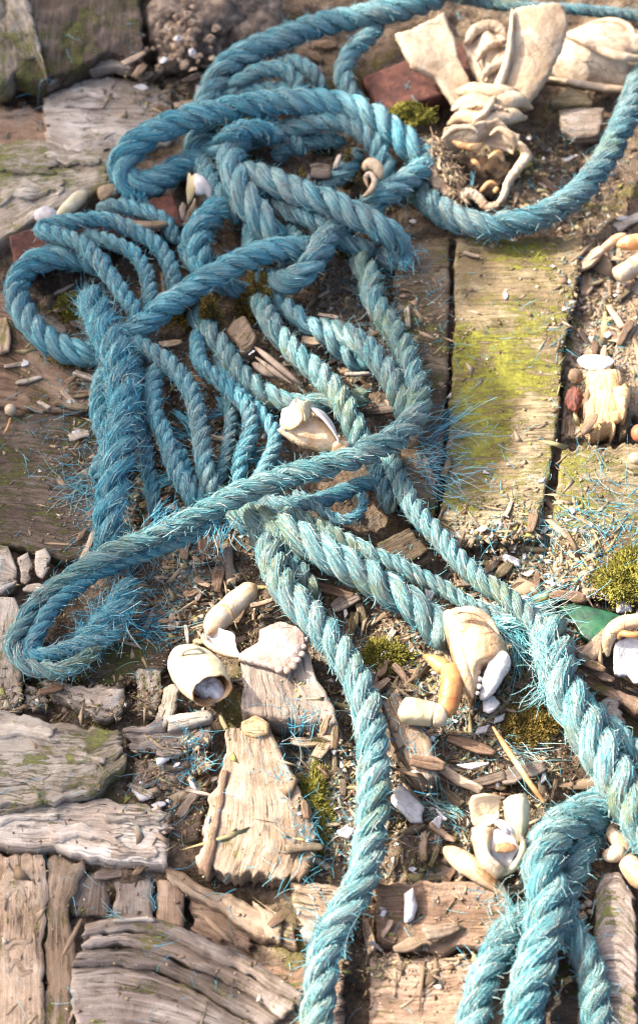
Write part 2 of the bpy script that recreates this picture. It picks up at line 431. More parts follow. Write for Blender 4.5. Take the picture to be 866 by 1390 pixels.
SEED = [0]
SLAB_TONE = [None]
def slab_core(A, B, th, nu, nv, grain='u', relief=0.7, rag=1.0, ends=2.0, bulge=0.0, fold=0.0, crack=0.0, under=0.15, rnd=0.7, flat=False):
    """a solid between two edge lines A and B (world points); relief, ragged edges and grain in mm"""
    SEED[0] += 1
    sd = SEED[0] * 7.31
    A = resamp(A, nu); B = resamp(B, nu)
    L = max(np.linalg.norm(np.diff((A + B) / 2, axis=0), axis=1).sum(), 1e-6)
    W = max(np.linalg.norm(A - B, axis=1).mean(), 1e-6)
    u = np.linspace(0, 1, nu); v = np.linspace(0, 1, nv)
    sa = u * L
    wdir = nrm(B - A)
    U, V = np.meshgrid(u, v, indexing='ij')
    P = A[:, None] * (1 - V[..., None]) + B[:, None] * V[..., None]
    jA = rag * MM * (0.7 * fbm(sa * 170, sd, 0, 4) + 0.9 * noise(sa * 45, sd + 3))
    jB = rag * MM * (0.7 * fbm(sa * 170, sd + 9, 0, 4) + 0.9 * noise(sa * 45, sd + 13))
    fall = max(min(3.5 * rag * MM, W * 0.3), 1e-5)
    P = P + wdir[:, None] * (jA[:, None] * np.exp(-V * W / fall) + jB[:, None] * np.exp(-(1 - V) * W / fall))[..., None]
    adir = nrm(np.gradient(P, axis=0))
    e0 = ends * MM * np.abs(fbm(v * W * 260, sd + 21, 0, 4) + 0.6 * noise(v * W * 90, sd + 2))
    e1 = ends * MM * np.abs(fbm(v * W * 260, sd + 31, 0, 4) + 0.6 * noise(v * W * 90, sd + 5))
    fe = max(min(3.0 * ends * MM, L * 0.3), 1e-5)
    P = P + adir * (e0[None] * np.exp(-U * L / fe) - e1[None] * np.exp(-(1 - U) * L / fe))[..., None]
    U2 = U
    al, ac = (U2 * L, V * W) if grain == 'u' else (V * W, U2 * L)
    q1 = fbm(al * 34, ac * 62, sd + 70, 5); q2 = fbm(al * 26, ac * 80, sd + 80, 5)
    fl1 = 0.5 + 0.5 * np.tanh((q1 + 0.12) * 11); fl2 = 0.5 + 0.5 * np.tanh((q2 - 0.30) * 11)
    r = 0.10 * fbm(al * 45, ac * 480, sd, 3) + 0.20 * fbm(al * 170, ac * 260, sd + 4, 3) + 0.55 * noise(al * 18, ac * 30, sd) + 0.75 * fl1 + 0.6 * fl2 - 0.6
    tone = np.clip(0.75 * fl1 + 0.35 * fl2, 0, 1)
    z = relief * MM * r
    if crack:
        c = np.abs(noise(al * 12, ac * 90, sd + 40) + 0.2 * noise(al * 70, ac * 200, sd))
        z = z - crack * MM * np.clip(1 - c / 0.07, 0, 1) * np.clip(noise(al * 16, ac * 40, sd + 50) * 3 - 0.4, 0, 1)
        pit = noise(al * 90, ac * 150, sd + 60)
        z = z - crack * 0.5 * MM * np.clip((pit - 0.55) / 0.2, 0, 1)
    edge = np.minimum(np.minimum(U, 1 - U) * L, np.minimum(V, 1 - V) * W)
    rd = min(rnd * MM, th * 0.4)
    z = z - np.clip(1 - edge / rd, 0, 1) ** 2 * rd * 0.8
    z = z + bulge * MM * (4 * V * (1 - V)) * (0.4 + 0.6 * 4 * U * (1 - U))
    if fold:
        z = z + fold * MM * (0.7 * noise(al * 60, ac * 220, sd + 5) + 0.5 * np.sin(ac * 700 + 3 * noise(al * 60, ac * 60, sd)))
    P = P.copy(); P[..., 2] += z
    SLAB_TONE[0] = tone.reshape(-1)
    verts = P.reshape(-1, 3)
    uv = np.stack([al + sd, ac + sd * 0.37], -1).reshape(-1, 2)
    faces = [grid_faces(nu, nv)[:, ::-1]]
    idx = np.arange(nu * nv).reshape(nu, nv)
    per = np.concatenate([idx[:, 0], idx[-1, 1:], idx[-2::-1, -1], idx[0, -2:0:-1]])
    n = len(per)
    top = verts[per]; cen = verts.mean(0)
    out = nrm((top - cen) * np.array([1, 1, 0]))
    base = nu * nv
    allv = [verts]; alluv = [uv]; prev = per
    rings = 3 if th > 4 * MM else 1
    for q in range(1, rings + 1):
        f = q / rings
        ring = top.copy(); ring[:, 2] -= th * f
        s = np.arange(n) * (2 * (L + W) / n)
        ring = ring + out * (min(th * 0.12, 0.8 * MM) * fbm(s * 320, f * 5 + sd, 0, 3) - under * th * f * 0.5)[:, None]
        cur = np.arange(n) + base; base += n
        a, b = prev, cur
        faces.append(np.stack([a, np.roll(a, -1), np.roll(b, -1), b], -1))
        allv.append(ring); alluv.append(uv[per] + np.array([0.0, th * f]))
        prev = cur
    allv.append(cen[None] - np.array([[0, 0, th]])); alluv.append(uv[:1])
    faces.append(np.stack([prev, np.roll(prev, -1), np.full(n, base)], -1))
    nv_ = sum(len(a_) for a_ in allv)
    SLAB_TONE[0] = np.r_[SLAB_TONE[0], np.full(nv_ - len(SLAB_TONE[0]), 0.35)]
    return np.vstack(allv), faces, np.vstack(alluv), P

def edge_pts(E, z):
    E = [tuple(e) + (0,) * (3 - len(e)) for e in E]
    return np.array([un(e[0], e[1], z * MM + e[2] * MM) for e in E])

def slab(name, A, B, z, th, mat, parent=None, label=None, cat=None, group=None, kind=None, res=1.8, smooth_edge=False, ras=True, **kw):
    """A, B: edge lines as pixels of the photograph (+ height in mm above z)"""
    a = edge_pts(A, z); b = edge_pts(B, z)
    if smooth_edge:
        a = crom(a, 40); b = crom(b, 40)
    L = np.linalg.norm(np.diff(resamp(a, 20), axis=0), axis=1).sum()
    W = np.linalg.norm(resamp(a, 20) - resamp(b, 20), axis=1).mean()
    nu = int(np.clip(L / (res * MM), 5, 220)); nv = int(np.clip(W / (res * MM), 4, 160))
    V, F, UV, P = slab_core(a, b, th * MM, nu, nv, **kw)
    if ras:
        raster(P.reshape(-1, 3))
    return link(name, build_mesh(name, V, F, M[mat], UV, SLAB_TONE[0]), parent, label, cat, group, kind)

def loft(name, st, mat, parent=None, label=None, cat=None, group=None, hollow=False, n=40, m=20, rough=0.7, cap=(0.35, 0.35), square=2.0, ras=False, bumps=0.0, wall=0.82, inner=None):
    """st: stations (px, py, z mm, half width px, half height px); hollow: the far end is open"""
    st = np.array(st, float)
    W = np.concatenate([un(st[:, 0], st[:, 1], st[:, 2] * MM), st[:, 3:5] * PX], 1)
    C = crom(W, n)
    SEED[0] += 1; sd = SEED[0] * 3.7
    P = C[:, :3]; T = nrm(np.gradient(P, axis=0))
    side = nrm(np.cross(T, [0, 0, 1.0]) + 1e-9); up = np.cross(side, T)
    rough = min(rough, 0.16 * C[:, 3].mean() * 1000)
    bumps = min(bumps, 0.35 * C[:, 3].mean() * 1000)
    t = np.linspace(0, 1, n)
    def dome(t, c):
        return np.sqrt(np.clip(1 - (1 - np.clip(t / max(c, 1e-3), 0, 1)) ** 2, 0.0, 1)) if c > 0 else np.ones_like(t)
    k = dome(t, cap[0]) * (1 if hollow else dome(1 - t, cap[1]))
    k = np.maximum(k, 0.02)
    ang = np.linspace(0, 2 * math.pi, m, endpoint=False)
    ca = np.sign(np.cos(ang)) * np.abs(np.cos(ang)) ** (2 / square); sa = np.sign(np.sin(ang)) * np.abs(np.sin(ang)) ** (2 / square)
    def ringset(scale):
        R = P[:, None] + side[:, None] * (C[:, 3] * k * scale)[:, None, None] * ca[None, :, None] + up[:, None] * (C[:, 4] * k * scale)[:, None, None] * sa[None, :, None]
        d = nrm(R - P[:, None])
        return R + d * (rough * MM * fbm(R[..., 0] * 120, R[..., 1] * 120, R[..., 2] * 120 + sd, 3) + bumps * MM * np.abs(fbm(R[..., 0] * 380, R[..., 1] * 380, R[..., 2] * 380 + sd, 2)))[..., None]
    O = ringset(1.0)
    if hollow:
        jag = 2.2 * MM * fbm(ang * 2.5, sd, 0, 3)
        O[-1] += T[-1] * jag[:, None]
        I = ringset(wall)[::-1][: int(n * 0.75)]
        I[0] += T[-1] * (jag[:, None] - 0.2 * MM)
        O = np.concatenate([O, I])
    nn = len(O)
    verts = O.reshape(-1, 3)
    i = np.arange(nn - 1)[:, None] * m; j = np.arange(m)[None]
    q = np.stack([i + j, i + (j + 1) % m, i + m + (j + 1) % m, i + m + j], -1).reshape(-1, 4)
    c0, c1 = O[0].mean(0), O[-1].mean(0)
    verts = np.vstack([verts, c0[None], c1[None]])
    jj = np.arange(m)
    t0 = np.stack([np.full(m, nn * m), (jj + 1) % m, jj], -1)
    t1 = np.stack([np.full(m, nn * m + 1), (nn - 1) * m + jj, (nn - 1) * m + (jj + 1) % m], -1)
    uv = np.stack([np.repeat(np.arange(nn) * 0.002, m), np.tile(np.arange(m) * 0.001, nn)], -1)
    uv = np.vstack([uv, uv[:2]])
    if ras: raster(verts)
    me = build_mesh(name, verts, [q, t0, t1], M[mat], uv)
    if hollow and inner:
        me.materials.append(M[inner])
        mi = np.zeros(len(me.polygons), np.int32); mi[(n - 1) * m:len(q)] = 1; mi[-m:] = 1
        me.polygons.foreach_set('material_index', mi)
    return link(name, me, parent, label, cat, group)

def blob(name, px, py, z, rx, ry, rz, mat, parent=None, label=None, cat=None, group=None, amp=0.2, freq=60, m=24, rot=0.0, tone=None, ridge=0.0, fine=0.0):
    """lumpy stone-like body: centre pixel, height mm, radii px"""
    SEED[0] += 1; sd = SEED[0] * 2.9
    c = un(px, py, z * MM)
    th = np.linspace(0, math.pi, m); ph = np.linspace(0, 2 * math.pi, 2 * m, endpoint=False)
    T, Fh = np.meshgrid(th, ph, indexing='ij')
    D = np.stack([np.sin(T) * np.cos(Fh), np.sin(T) * np.sin(Fh), np.cos(T)], -1)
    R = D * np.array([rx, ry, rz]) * PX
    s = 1 + amp * fbm(R[..., 0] * freq, R[..., 1] * freq, R[..., 2] * freq + sd, 4)
    if ridge: s = s - ridge * np.abs(np.sin(Fh * 4 + 2 * noise(D[..., 2] * 2, sd))) * np.sin(T)
    if fine: s = s + fine * np.abs(fbm(R[..., 0] * 400, R[..., 1] * 400, R[..., 2] * 400 + sd, 3))
    R = R * s[..., None]
    cr, sr = math.cos(rot), math.sin(rot)
    V = np.stack([c[0] + cr * R[..., 0] - sr * R[..., 1], c[1] + sr * R[..., 0] + cr * R[..., 1], c[2] + R[..., 2]], -1).reshape(-1, 3)
    n2 = 2 * m
    i = np.arange(m - 1)[:, None] * n2; j = np.arange(n2)[None]
    q = np.stack([i + j, i + n2 + j, i + n2 + (j + 1) % n2, i + (j + 1) % n2], -1).reshape(-1, 4)
    return link(name, build_mesh(name, V, [q], M[mat], tone=None), parent, label, cat, group)

def fibre_mesh(name, P0, D0, length, rad, tone, curl=0.6, droop=0.5, seg=4, mat='fibre', sides=3, floor=None, path=None):
    """thin bent threads; P0 roots, D0 start directions (n,3); returns a mesh"""
    if path is not None:
        C = path; n = len(C); seg = C.shape[1] - 1
    else:
        n = len(P0)
        D = nrm(D0); P = P0.copy()
        pts = [P.copy()]
        bend = nrm(RNG.normal(size=(n, 3))) * curl
        step = (length / seg)[:, None]
        for s in range(seg):
            D = nrm(D + bend / seg + RNG.normal(size=(n, 3)) * 0.10 * curl - np.array([0, 0, droop / seg]))
            P = P + D * step
            if floor is not None:
                P[:, 2] = np.maximum(P[:, 2], floor(P[:, 0], P[:, 1]) + 0.0003)
            pts.append(P.copy())
        C = np.stack(pts, 1)                                    # n, seg+1, 3
    T = nrm(np.gradient(C, axis=1))
    a = nrm(np.cross(T, np.array([0.31, 0.2, 0.93]))); b = np.cross(T, a)
    taper = np.linspace(1, 0.45, seg + 1)
    r = (rad[:, None] * taper)[..., None]
    rings = [C + r * (math.cos(2 * math.pi * k / sides) * a + math.sin(2 * math.pi * k / sides) * b) for k in range(sides)]
    V = np.stack(rings, 2).reshape(-1, 3)                   # n, seg+1, sides
    base = (np.arange(n) * (seg + 1) * sides)[:, None, None]
    i = (np.arange(seg) * sides)[None, :, None]; j = np.arange(sides)[None, None]
    q = np.stack([base + i + j, base + i + (j + 1) % sides, base + i + sides + (j + 1) % sides, base + i + sides + j], -1).reshape(-1, 4)
    tn = np.repeat(tone, (seg + 1) * sides)
    return build_mesh(name, V, [q], M[mat], tone=tn)

def rope(pts, R, mat, label, group=None, pitch=2.3, strands=3, fuzz=0.11, loose=0.0, tonef=(0.0, 1.0), fl=(2, 7), name='rope', aspect=0.5, cat='rope'):
    """pts: (px, py, centre height mm); R px"""
    SEED[0] += 1; sd = SEED[0] * 5.3
    pts = [tuple(p) + (R,) * (4 - len(p)) for p in pts]
    pts = np.array(pts, float)
    W = np.concatenate([un(pts[:, 0], pts[:, 1], pts[:, 2] * MM), pts[:, 3:4]], 1)
    L = np.linalg.norm(np.diff(W[:, :3], axis=0), axis=1).sum()
    n = max(12, int(L / (1.3 * MM)))
    P4 = crom(W, n); P = P4[:, :3]
    P = P + np.stack([fbm(np.arange(n) * 0.03, sd, k, 2) for k in (1, 2, 3)], -1) * R * PX * np.array([0.10, 0.10, 0.05])
    Rm = 0.79 * P4[:, 3] * PX * (1 + 0.06 * noise(np.arange(n) * 0.03, sd + 8))
    s = np.r_[0, np.cumsum(np.linalg.norm(np.diff(P, axis=0), axis=1))]
    T = nrm(np.gradient(P, axis=0))
    N = nrm(np.cross([0, 0, 1.0], T)); B = np.cross(T, N)
    fm = {'rpale': 'fibrepale', 'rteal': 'fibrepale', 'rgrey': 'fibredull', 'rdark': 'fibredull'}.get(mat, 'fibre')
    root = bpy.data.objects.new(name, None); COL.objects.link(root)
    root.location = P[n // 2]
    tag(root, label, cat, group)
    roff = P[n // 2]
    pit = pitch * 0.76 * 2 * R * PX
    m = 28 if R > 12 else 18
    fp, fd, hug = [], [], []
    end = np.minimum(1, np.minimum(s, s[-1] - s) / (5 * MM)); end = 0.25 + 0.75 * np.sqrt(end)
    for k in range(strands):
        ph = 2 * math.pi * (s / pit + k / strands) + 0.5 * noise(s * 40, sd + k)
        a = Rm * (aspect + 0.03 if strands > 2 else 0.50) * (1 + loose * (0.5 + 0.6 * noise(s * 50, sd + k * 3))) * end
        rs = Rm * (0.51 if strands > 2 else 0.54) * (1 + 0.07 * noise(s * 90, sd + k * 7)) * end
        c = P + a[:, None] * (np.cos(ph)[:, None] * N + np.sin(ph)[:, None] * B)
        t = nrm(np.gradient(c, axis=0))
        rr = np.cos(ph)[:, None] * N + np.sin(ph)[:, None] * B
        nn = nrm(rr - (rr * t).sum(1, keepdims=True) * t); bb = np.cross(t, nn)
        psi = np.linspace(0, 2 * math.pi, m + 1)[None] - (2 * math.pi * s / (pit * 0.95))[:, None]
        jit = np.where(np.arange(m + 1) % 2 == 0, 1.07, 0.90)
        yarn = RNG.uniform(0, 1, m + 1); yarn[-1] = yarn[0]
        jj = np.arange(m + 1) % m
        rad = rs[:, None] * (jit[None] + 0.035 * noise(s[:, None] * 260, jj[None] * 3.1 + sd, k) + 0.03 * noise(s[:, None] * 700, jj[None] * 5.7, sd))
        V = c[:, None] + rad[..., None] * (np.cos(psi)[..., None] * nn[:, None] + np.sin(psi)[..., None] * bb[:, None])
        uv = np.stack([np.broadcast_to(np.arange(m + 1) / m + k * 1.7 + sd, V.shape[:2]), np.broadcast_to(s[:, None], V.shape[:2])], -1)
        tone = np.clip(yarn[None] * 0.8 + 0.1 + 0.25 * noise(s[:, None] * 60, jj[None] * 2.3 + sd), 0, 1)
        V0 = V.reshape(-1, 3)
        me = build_mesh('strand', V0 - roff, [grid_faces(n, m + 1)], M[mat], uv.reshape(-1, 2), tone.reshape(-1))
        link('strand', me, root)
        hc = int(0.15 * s[-1] * 1e3 * 2 * math.pi * R * PX * 1e3 / strands)
        sgm = 4
        if hc and n > 24:
            i0 = RNG.integers(1, n - 16, hc); j0 = RNG.uniform(0, m, hc); dr = RNG.normal(0, 0.9, hc); stp = RNG.integers(1, 4, hc)
            pl = []
            for q_ in range(sgm):
                iq = i0 + stp * q_; jq = (j0 + dr * q_ * 0.5)
                ja = np.floor(jq).astype(int) % m; jf = (jq - np.floor(jq))[:, None]
                pp = V[iq, ja] * (1 - jf) + V[iq, (ja + 1) % m] * jf
                oo = nrm(pp - c[iq])
                pl.append(pp + oo * ((0.08 + 0.05 * q_) * MM + np.where(q_ == sgm - 1, RNG.uniform(0, 0.8, hc), 0) * MM)[:, None])
            hug.append(np.stack(pl, 1))
        # points for broken fibres
        cnt = int(0.85 * fuzz * s[-1] * 1e3 * 2 * math.pi * R * PX * 1e3 / strands)
        if cnt:
            ii = RNG.integers(2, n - 2, cnt); j2 = RNG.integers(0, m, cnt)
            p = V[ii, j2]; o = nrm(p - c[ii])
            yt = nrm(V[np.minimum(ii + 2, n - 1), j2] - V[ii - 2, j2])
            keep = ((o * rr[ii]).sum(1) > -0.2)
            sg = np.where(RNG.random(cnt) < 0.5, 1, -1)[:, None]
            lift = RNG.uniform(0.10, 1.1, cnt)[:, None]
            fp.append((p - o * 0.0003)[keep]); fd.append((yt * sg + o * lift + RNG.normal(size=(cnt, 3)) * 0.16)[keep])
    if fp:
        fp = np.vstack(fp); fd = np.vstack(fd); q = len(fp)
        ln = RNG.uniform(fl[0], fl[1], q) * MM
        me = fibre_mesh('loose_fibre', fp - roff, fd, ln, RNG.uniform(0.11, 0.22, q) * MM, RNG.uniform(tonef[0], tonef[1], q), curl=0.7, droop=0.1, seg=3, mat=fm)
        o = link('loose_fibre', me, root); o['kind'] = 'stuff'
    if hug:
        C = np.concatenate(hug); q = len(C)
        me = fibre_mesh('surface_fibre', None, None, None, RNG.uniform(0.10, 0.22, q) * MM, np.clip(RNG.normal(0.50, 0.40, q), 0, 1), path=C - roff, mat=fm)
        o = link('surface_fibre', me, root); o['kind'] = 'stuff'
    return root

def tuft(px, py, ang, spread, count, length, label=None, lift=2.0, width=8, name='fibre_tuft', parent=None, tone=(0.1, 1.0), rise=0.25, curl=0.5, group=None, rad=(0.12, 0.25), z=None):
    """frayed threads fanning from a point; ang in degrees in the photograph (0 = right, 90 = up)"""
    count = int(count * 0.55); curl = curl * 1.5 + 0.25; length = length * 0.8
    a = np.radians(RNG.normal(ang, spread, count))
    ox = px + RNG.normal(0, width, count); oy = py + RNG.normal(0, width, count)
    P = on_ground(ox, oy, lift * MM) if z is None else un(ox, oy, z * MM)
    D = np.stack([np.cos(a), np.sin(a) * 1.15, RNG.uniform(-0.05, 1, count) * rise], -1)
    ln = np.abs(RNG.normal(1.0, 0.3, count)) * length * PX
    me = fibre_mesh(name, P, D, ln, RNG.uniform(*rad, count) * MM, RNG.uniform(tone[0], tone[1], count), curl=curl, droop=0.35, seg=6, floor=height, mat='fibrepale' if py > 800 and px > 560 else 'fibredull' if count < 26 else 'fibre')
    o = link(name, me, parent, label, 'rope fibres' if parent is None else None, group)
    o['kind'] = 'stuff'
    return o

def moss_clump(px, py, rx, ry, hz, mat, label, count=2200, group=None):
    root = bpy.data.objects.new('moss_clump', None); COL.objects.link(root)
    c = on_ground(px, py); root.location = c
    tag(root, label, 'moss', group)
    SEED[0] += 1; sd = SEED[0]
    n = count
    r = np.sqrt(RNG.random(n)); a = RNG.uniform(0, 2 * math.pi, n)
    e = 1 + 0.45 * fbm(np.cos(a) * 1.6, np.sin(a) * 1.6, sd, 3) + 0.25 * np.abs(RNG.normal(size=n)) * (RNG.random(n) < 0.2)
    x = r * np.cos(a) * rx * PX * e; y = r * np.sin(a) * ry * PX * 1.2 * e
    lump = 1 + 0.75 * fbm(x * 170, y * 170, sd, 2)
    z = hz * MM * np.sqrt(np.clip(1 - r ** 2, 0, 1)) * lump
    P = np.stack([x, y, z], -1)
    D = np.stack([x / (rx * PX) * 0.8, y / (ry * PX) * 0.8, np.full(n, 0.9)], -1) + RNG.normal(size=(n, 3)) * 0.45
    tone = np.clip(RNG.normal(0.5, 0.22, n) + 0.35 * noise(x * 100, y * 100, sd + 5), 0, 1)
    me = fibre_mesh('moss_shoots', P, D, RNG.uniform(1.2, 3.0, n) * MM, RNG.uniform(0.25, 0.5, n) * MM, tone, curl=0.8, droop=0.3, seg=3, mat=mat)
    o = link('moss_shoots', me, root); o['kind'] = 'stuff'
    th = np.linspace(0, 1, 10); ph = np.linspace(0, 2 * math.pi, 24, endpoint=False)
    Rr, Ph = np.meshgrid(th, ph, indexing='ij')
    ee = 0.85 * (1 + 0.45 * fbm(np.cos(Ph) * 1.6, np.sin(Ph) * 1.6, sd, 3)); X = Rr * np.cos(Ph) * rx * PX * ee; Y = Rr * np.sin(Ph) * ry * PX * 1.2 * ee
    Z = hz * MM * np.sqrt(np.clip(1 - Rr ** 2, 0, 1)) * (0.85 + 0.75 * fbm(X * 170, Y * 170, sd, 2)) - 0.001
    Vv = np.stack([X, Y, Z], -1).reshape(-1, 3)
    i = np.arange(9)[:, None] * 24; j = np.arange(24)[None]
    q = np.stack([i + j, i + 24 + j, i + 24 + (j + 1) % 24, i + (j + 1) % 24], -1).reshape(-1, 4)
    link('moss_cushion', build_mesh('moss_cushion', Vv, [q], M[mat], tone=np.full(len(Vv), 0.12)), root)
    return root

def empty(name, px, py, label, cat, group=None):
    o = bpy.data.objects.new(name, None); COL.objects.link(o)
    return tag(o, label, cat, group)

# ================================================================== the setting: ground
def axis(a, b, h, far):
    core = np.arange(a, b + h / 2, h)
    k = np.array([0.02, 0.06, 0.15, 0.4, 1.2, 4, 12, far])
    return np.r_[(a - k)[::-1], core, b + k]
gx, gy = axis(-0.30, 0.30, 0.0026, 40), axis(-0.42, 0.52, 0.0026, 40)
GX, GY = np.meshgrid(gx, gy, indexing='ij')
GZ = -0.0075 + 0.0035 * fbm(GX * 30, GY * 30, 3, 3) + 0.0028 * fbm(GX * 110, GY * 110, 7, 3) + 0.0012 * fbm(GX * 330, GY * 330, 9, 2)
gpx, gpy = proj(np.stack([GX, GY, GZ], -1))
def zone(cx, cy, rx, ry):
    return np.clip(1.6 - 1.6 * np.sqrt(((gpx - cx) / rx) ** 2 + ((gpy - cy) / ry) ** 2), 0, 1)
GZ += 0.006 * np.maximum.reduce([zone(610, 1000, 200, 230), zone(330, 600, 260, 260), zone(480, 1080, 90, 150), zone(330, 780, 160, 120), zone(440, 230, 300, 180)])
GZ -= 0.010 * zone(250, 1230, 130, 40) + 0.008 * zone(60, 130, 60, 40)
V = np.stack([GX, GY, GZ], -1).reshape(-1, 3)
me = build_mesh('ground', V, [grid_faces(len(gx), len(gy))], M['soil'])
link('ground', me, kind='structure')
inside = (abs(V[:, 0]) < 0.33) & (V[:, 1] > -0.45) & (V[:, 1] < 0.59)
HMAP[:] = -0.0075
raster(V[inside])
# fill the gaps of the 2 mm height map from the ground function itself
_i = np.linspace(HX0, HX1, HMAP.shape[0]); _j = np.linspace(HY0, HY1, HMAP.shape[1])
_ii = np.clip(np.searchsorted(gx, _i), 0, len(gx) - 1); _jj = np.clip(np.searchsorted(gy, _j), 0, len(gy) - 1)
HMAP[:] = GZ[np.ix_(_ii, _jj)]

# ------------------------------------------------------------------ old boards and timbers
G = 'old rotten boards of the deck'
WD = 'plank'
slab('timber_plank', [(620, 318), (616, 450), (611, 560), (604, 650), (592, 738)], [(792, 320), (780, 400), (764, 470), (757, 560), (747, 640), (728, 728)], 4, 22, 'mossy',
     label='broad sunlit plank streaked with bright yellow green moss', cat=WD, group=G, grain='v', relief=0.7, rag=1.3, ends=4, crack=0.9, res=1.5)
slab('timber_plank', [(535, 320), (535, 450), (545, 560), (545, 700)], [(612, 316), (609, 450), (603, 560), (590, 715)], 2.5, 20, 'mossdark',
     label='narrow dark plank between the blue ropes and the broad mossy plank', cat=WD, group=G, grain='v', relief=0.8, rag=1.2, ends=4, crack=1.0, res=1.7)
slab('timber_plank', [(762, 604), (753, 680), (747, 760), (744, 815)], [(890, 596), (890, 700), (890, 800)], 4.5, 22, 'mossy',
     label='short weathered plank under the strewn threads, right of the black crack', cat=WD, group=G, grain='v', relief=0.8, rag=1.4, ends=5, crack=1.2, res=1.6)
slab('timber_plank', [(838, 330), (835, 450), (832, 566)], [(900, 330), (900, 570)], 0, 16, 'tan',
     label='pale upright grained plank at the picture edge beside the white limpet shell', cat=WD, group=G, relief=0.5, rag=1.2, ends=3, crack=1.0)
slab('timber_plank', [(768, 330), (765, 450), (762, 600)], [(834, 330), (830, 450), (828, 590)], -6, 10, 'tan',
     label='sunken pale board covered with litter below the thin crab leg', cat=WD, group=G, relief=0.6, rag=1.0, ends=3, crack=0.8)
slab('timber_splinter', [(741, 478), (738, 520), (736, 562)], [(757, 476), (754, 520), (750, 566)], 3, 10, 'white', label='whitish splinter lining the edge of the broad mossy plank', cat='splinter', relief=0.3, rag=0.8, ends=1)
slab('timber_plank', [(-60, 392), (20, 400), (60, 470), (130, 500)], [(-60, 548), (20, 552), (70, 560), (140, 556)], -1, 14, 'brown',
     label='bare brown plank left below the thick rope loop', cat=WD, group=G, relief=0.6, rag=1.5, ends=3, crack=0.8)
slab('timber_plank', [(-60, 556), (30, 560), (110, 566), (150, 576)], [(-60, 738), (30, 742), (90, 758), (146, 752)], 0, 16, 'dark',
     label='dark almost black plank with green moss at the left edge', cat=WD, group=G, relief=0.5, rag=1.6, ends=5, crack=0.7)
# upper left
slab('rotten_board', [(-60, 196), (60, 190), (110, 205), (160, 205)], [(-60, 350), (15, 318), (70, 284), (150, 252)], 6, 22, 'palemoss',
     label='pale mossy board corner beside the left rusty strip', cat=WD, group=G, relief=1.1, rag=3, ends=5, crack=1.5, res=2.4)
slab('rotten_board', [(55, 112), (110, 98), (180, 106), (235, 128)], [(62, 200), (110, 222), (180, 212), (236, 190)], 1, 18, 'pale',
     label='bare pale pinkish board with wormholes in the upper left', cat=WD, group=G, relief=1.0, rag=3, ends=5, crack=1.6, bulge=3, res=2.2)
slab('rotten_board', [(-60, 150), (40, 148), (80, 160)], [(-60, 200), (40, 200), (90, 205)], -4, 12, 'brown', label='brown rotten board end in the hollow under the bark', cat=WD, group=G, relief=1.2, rag=3, ends=4)
bk = slab('bark_slab', [(20, -60), (100, -60), (195, -60)], [(0, 92), (60, 104), (110, 82), (150, 70), (196, 84)], 18, 14, 'dark',
     label='thick slab of grey mossy bark in the top left corner', cat='bark', relief=2.0, rag=4, ends=5, crack=2.2, res=2.0, grain='v')
slab('bark_slab', [(-60, -60), (-20, -60), (30, -60)], [(-60, 110), (0, 104), (48, 70), (64, 100)], 22, 16, 'palemoss', label='whitish split bark ridge at the extreme top left', cat='bark', relief=3.0, rag=4, ends=4, crack=2.5, res=2.2, grain='v')
for a, b, m_ in (([(78, 98), (110, 78), (140, 74)], [(82, 108), (112, 90), (142, 82)], 'pale'), ([(115, 76), (150, 72), (190, 82)], [(115, 92), (150, 86), (194, 94)], 'pale'), ([(20, 82), (60, 100), (100, 92)], [(12, 100), (60, 116), (96, 104)], 'grey')):
    slab('bark_edge', a, b, 12, 8, m_, parent=bk, relief=1.5, rag=2, ends=3)
# lower left
slab('rotten_board', [(-60, 962), (40, 972), (110, 986), (168, 996)], [(-60, 1104), (30, 1096), (92, 1090), (130, 1076), (158, 1050), (172, 1022)], 9, 14, 'palemoss',
     label='wide bleached board with lichen and a broken right end, lower left', cat=WD, group=G, relief=0.8, rag=3, ends=5, crack=2.0, res=1.6)
slab('rotten_board', [(165, 990), (230, 990), (292, 984)], [(172, 1016), (230, 1018), (290, 1008)], 4, 12, 'grey', label='grey strip of board left of the sunlit block, upper of two', cat=WD, group=G, relief=0.8, rag=2.4, ends=5, crack=1.2)
slab('rotten_board', [(176, 1024), (235, 1030), (282, 1018)], [(178, 1066), (235, 1062), (286, 1050)], 0, 12, 'brown', label='brown crumbling board left of the sunlit block, under the white triangular shell', cat=WD, group=G, relief=1.4, rag=3, ends=4, crack=1.6)
slab('rotten_board', [(-60, 1092), (40, 1094), (130, 1082), (238, 1098)], [(-60, 1146), (60, 1150), (140, 1164), (226, 1172)], 5, 14, 'pale',
     label='pale board that browns toward its broken right end, below the lichen board', cat=WD, group=G, relief=0.8, rag=1.8, ends=5, crack=1.6, res=1.6)
slab('rotten_board', [(236, 1066), (262, 1060), (284, 1064)], [(226, 1140), (250, 1146), (272, 1136)], -2, 10, 'dark', label='dark mossy board end wedged beside the sunlit block', cat=WD, group=G, relief=0.8, rag=2)
slab('timber_block', [(-60, 1150), (-60, 1470)], [(64, 1158), (62, 1250), (58, 1470)], 1, 18, 'tan', label='upright grained timber at the bottom left corner', cat='timber', relief=1.2, rag=1.5, ends=3, crack=1.8)
slab('timber_block', [(66, 1158), (64, 1260), (58, 1470)], [(118, 1164), (92, 1230), (100, 1330), (100, 1470)], 0, 18, 'tan', label='upright grained timber with a dark groove, second from the bottom left corner', cat='timber', relief=1.2, rag=2, ends=3, crack=2.0)
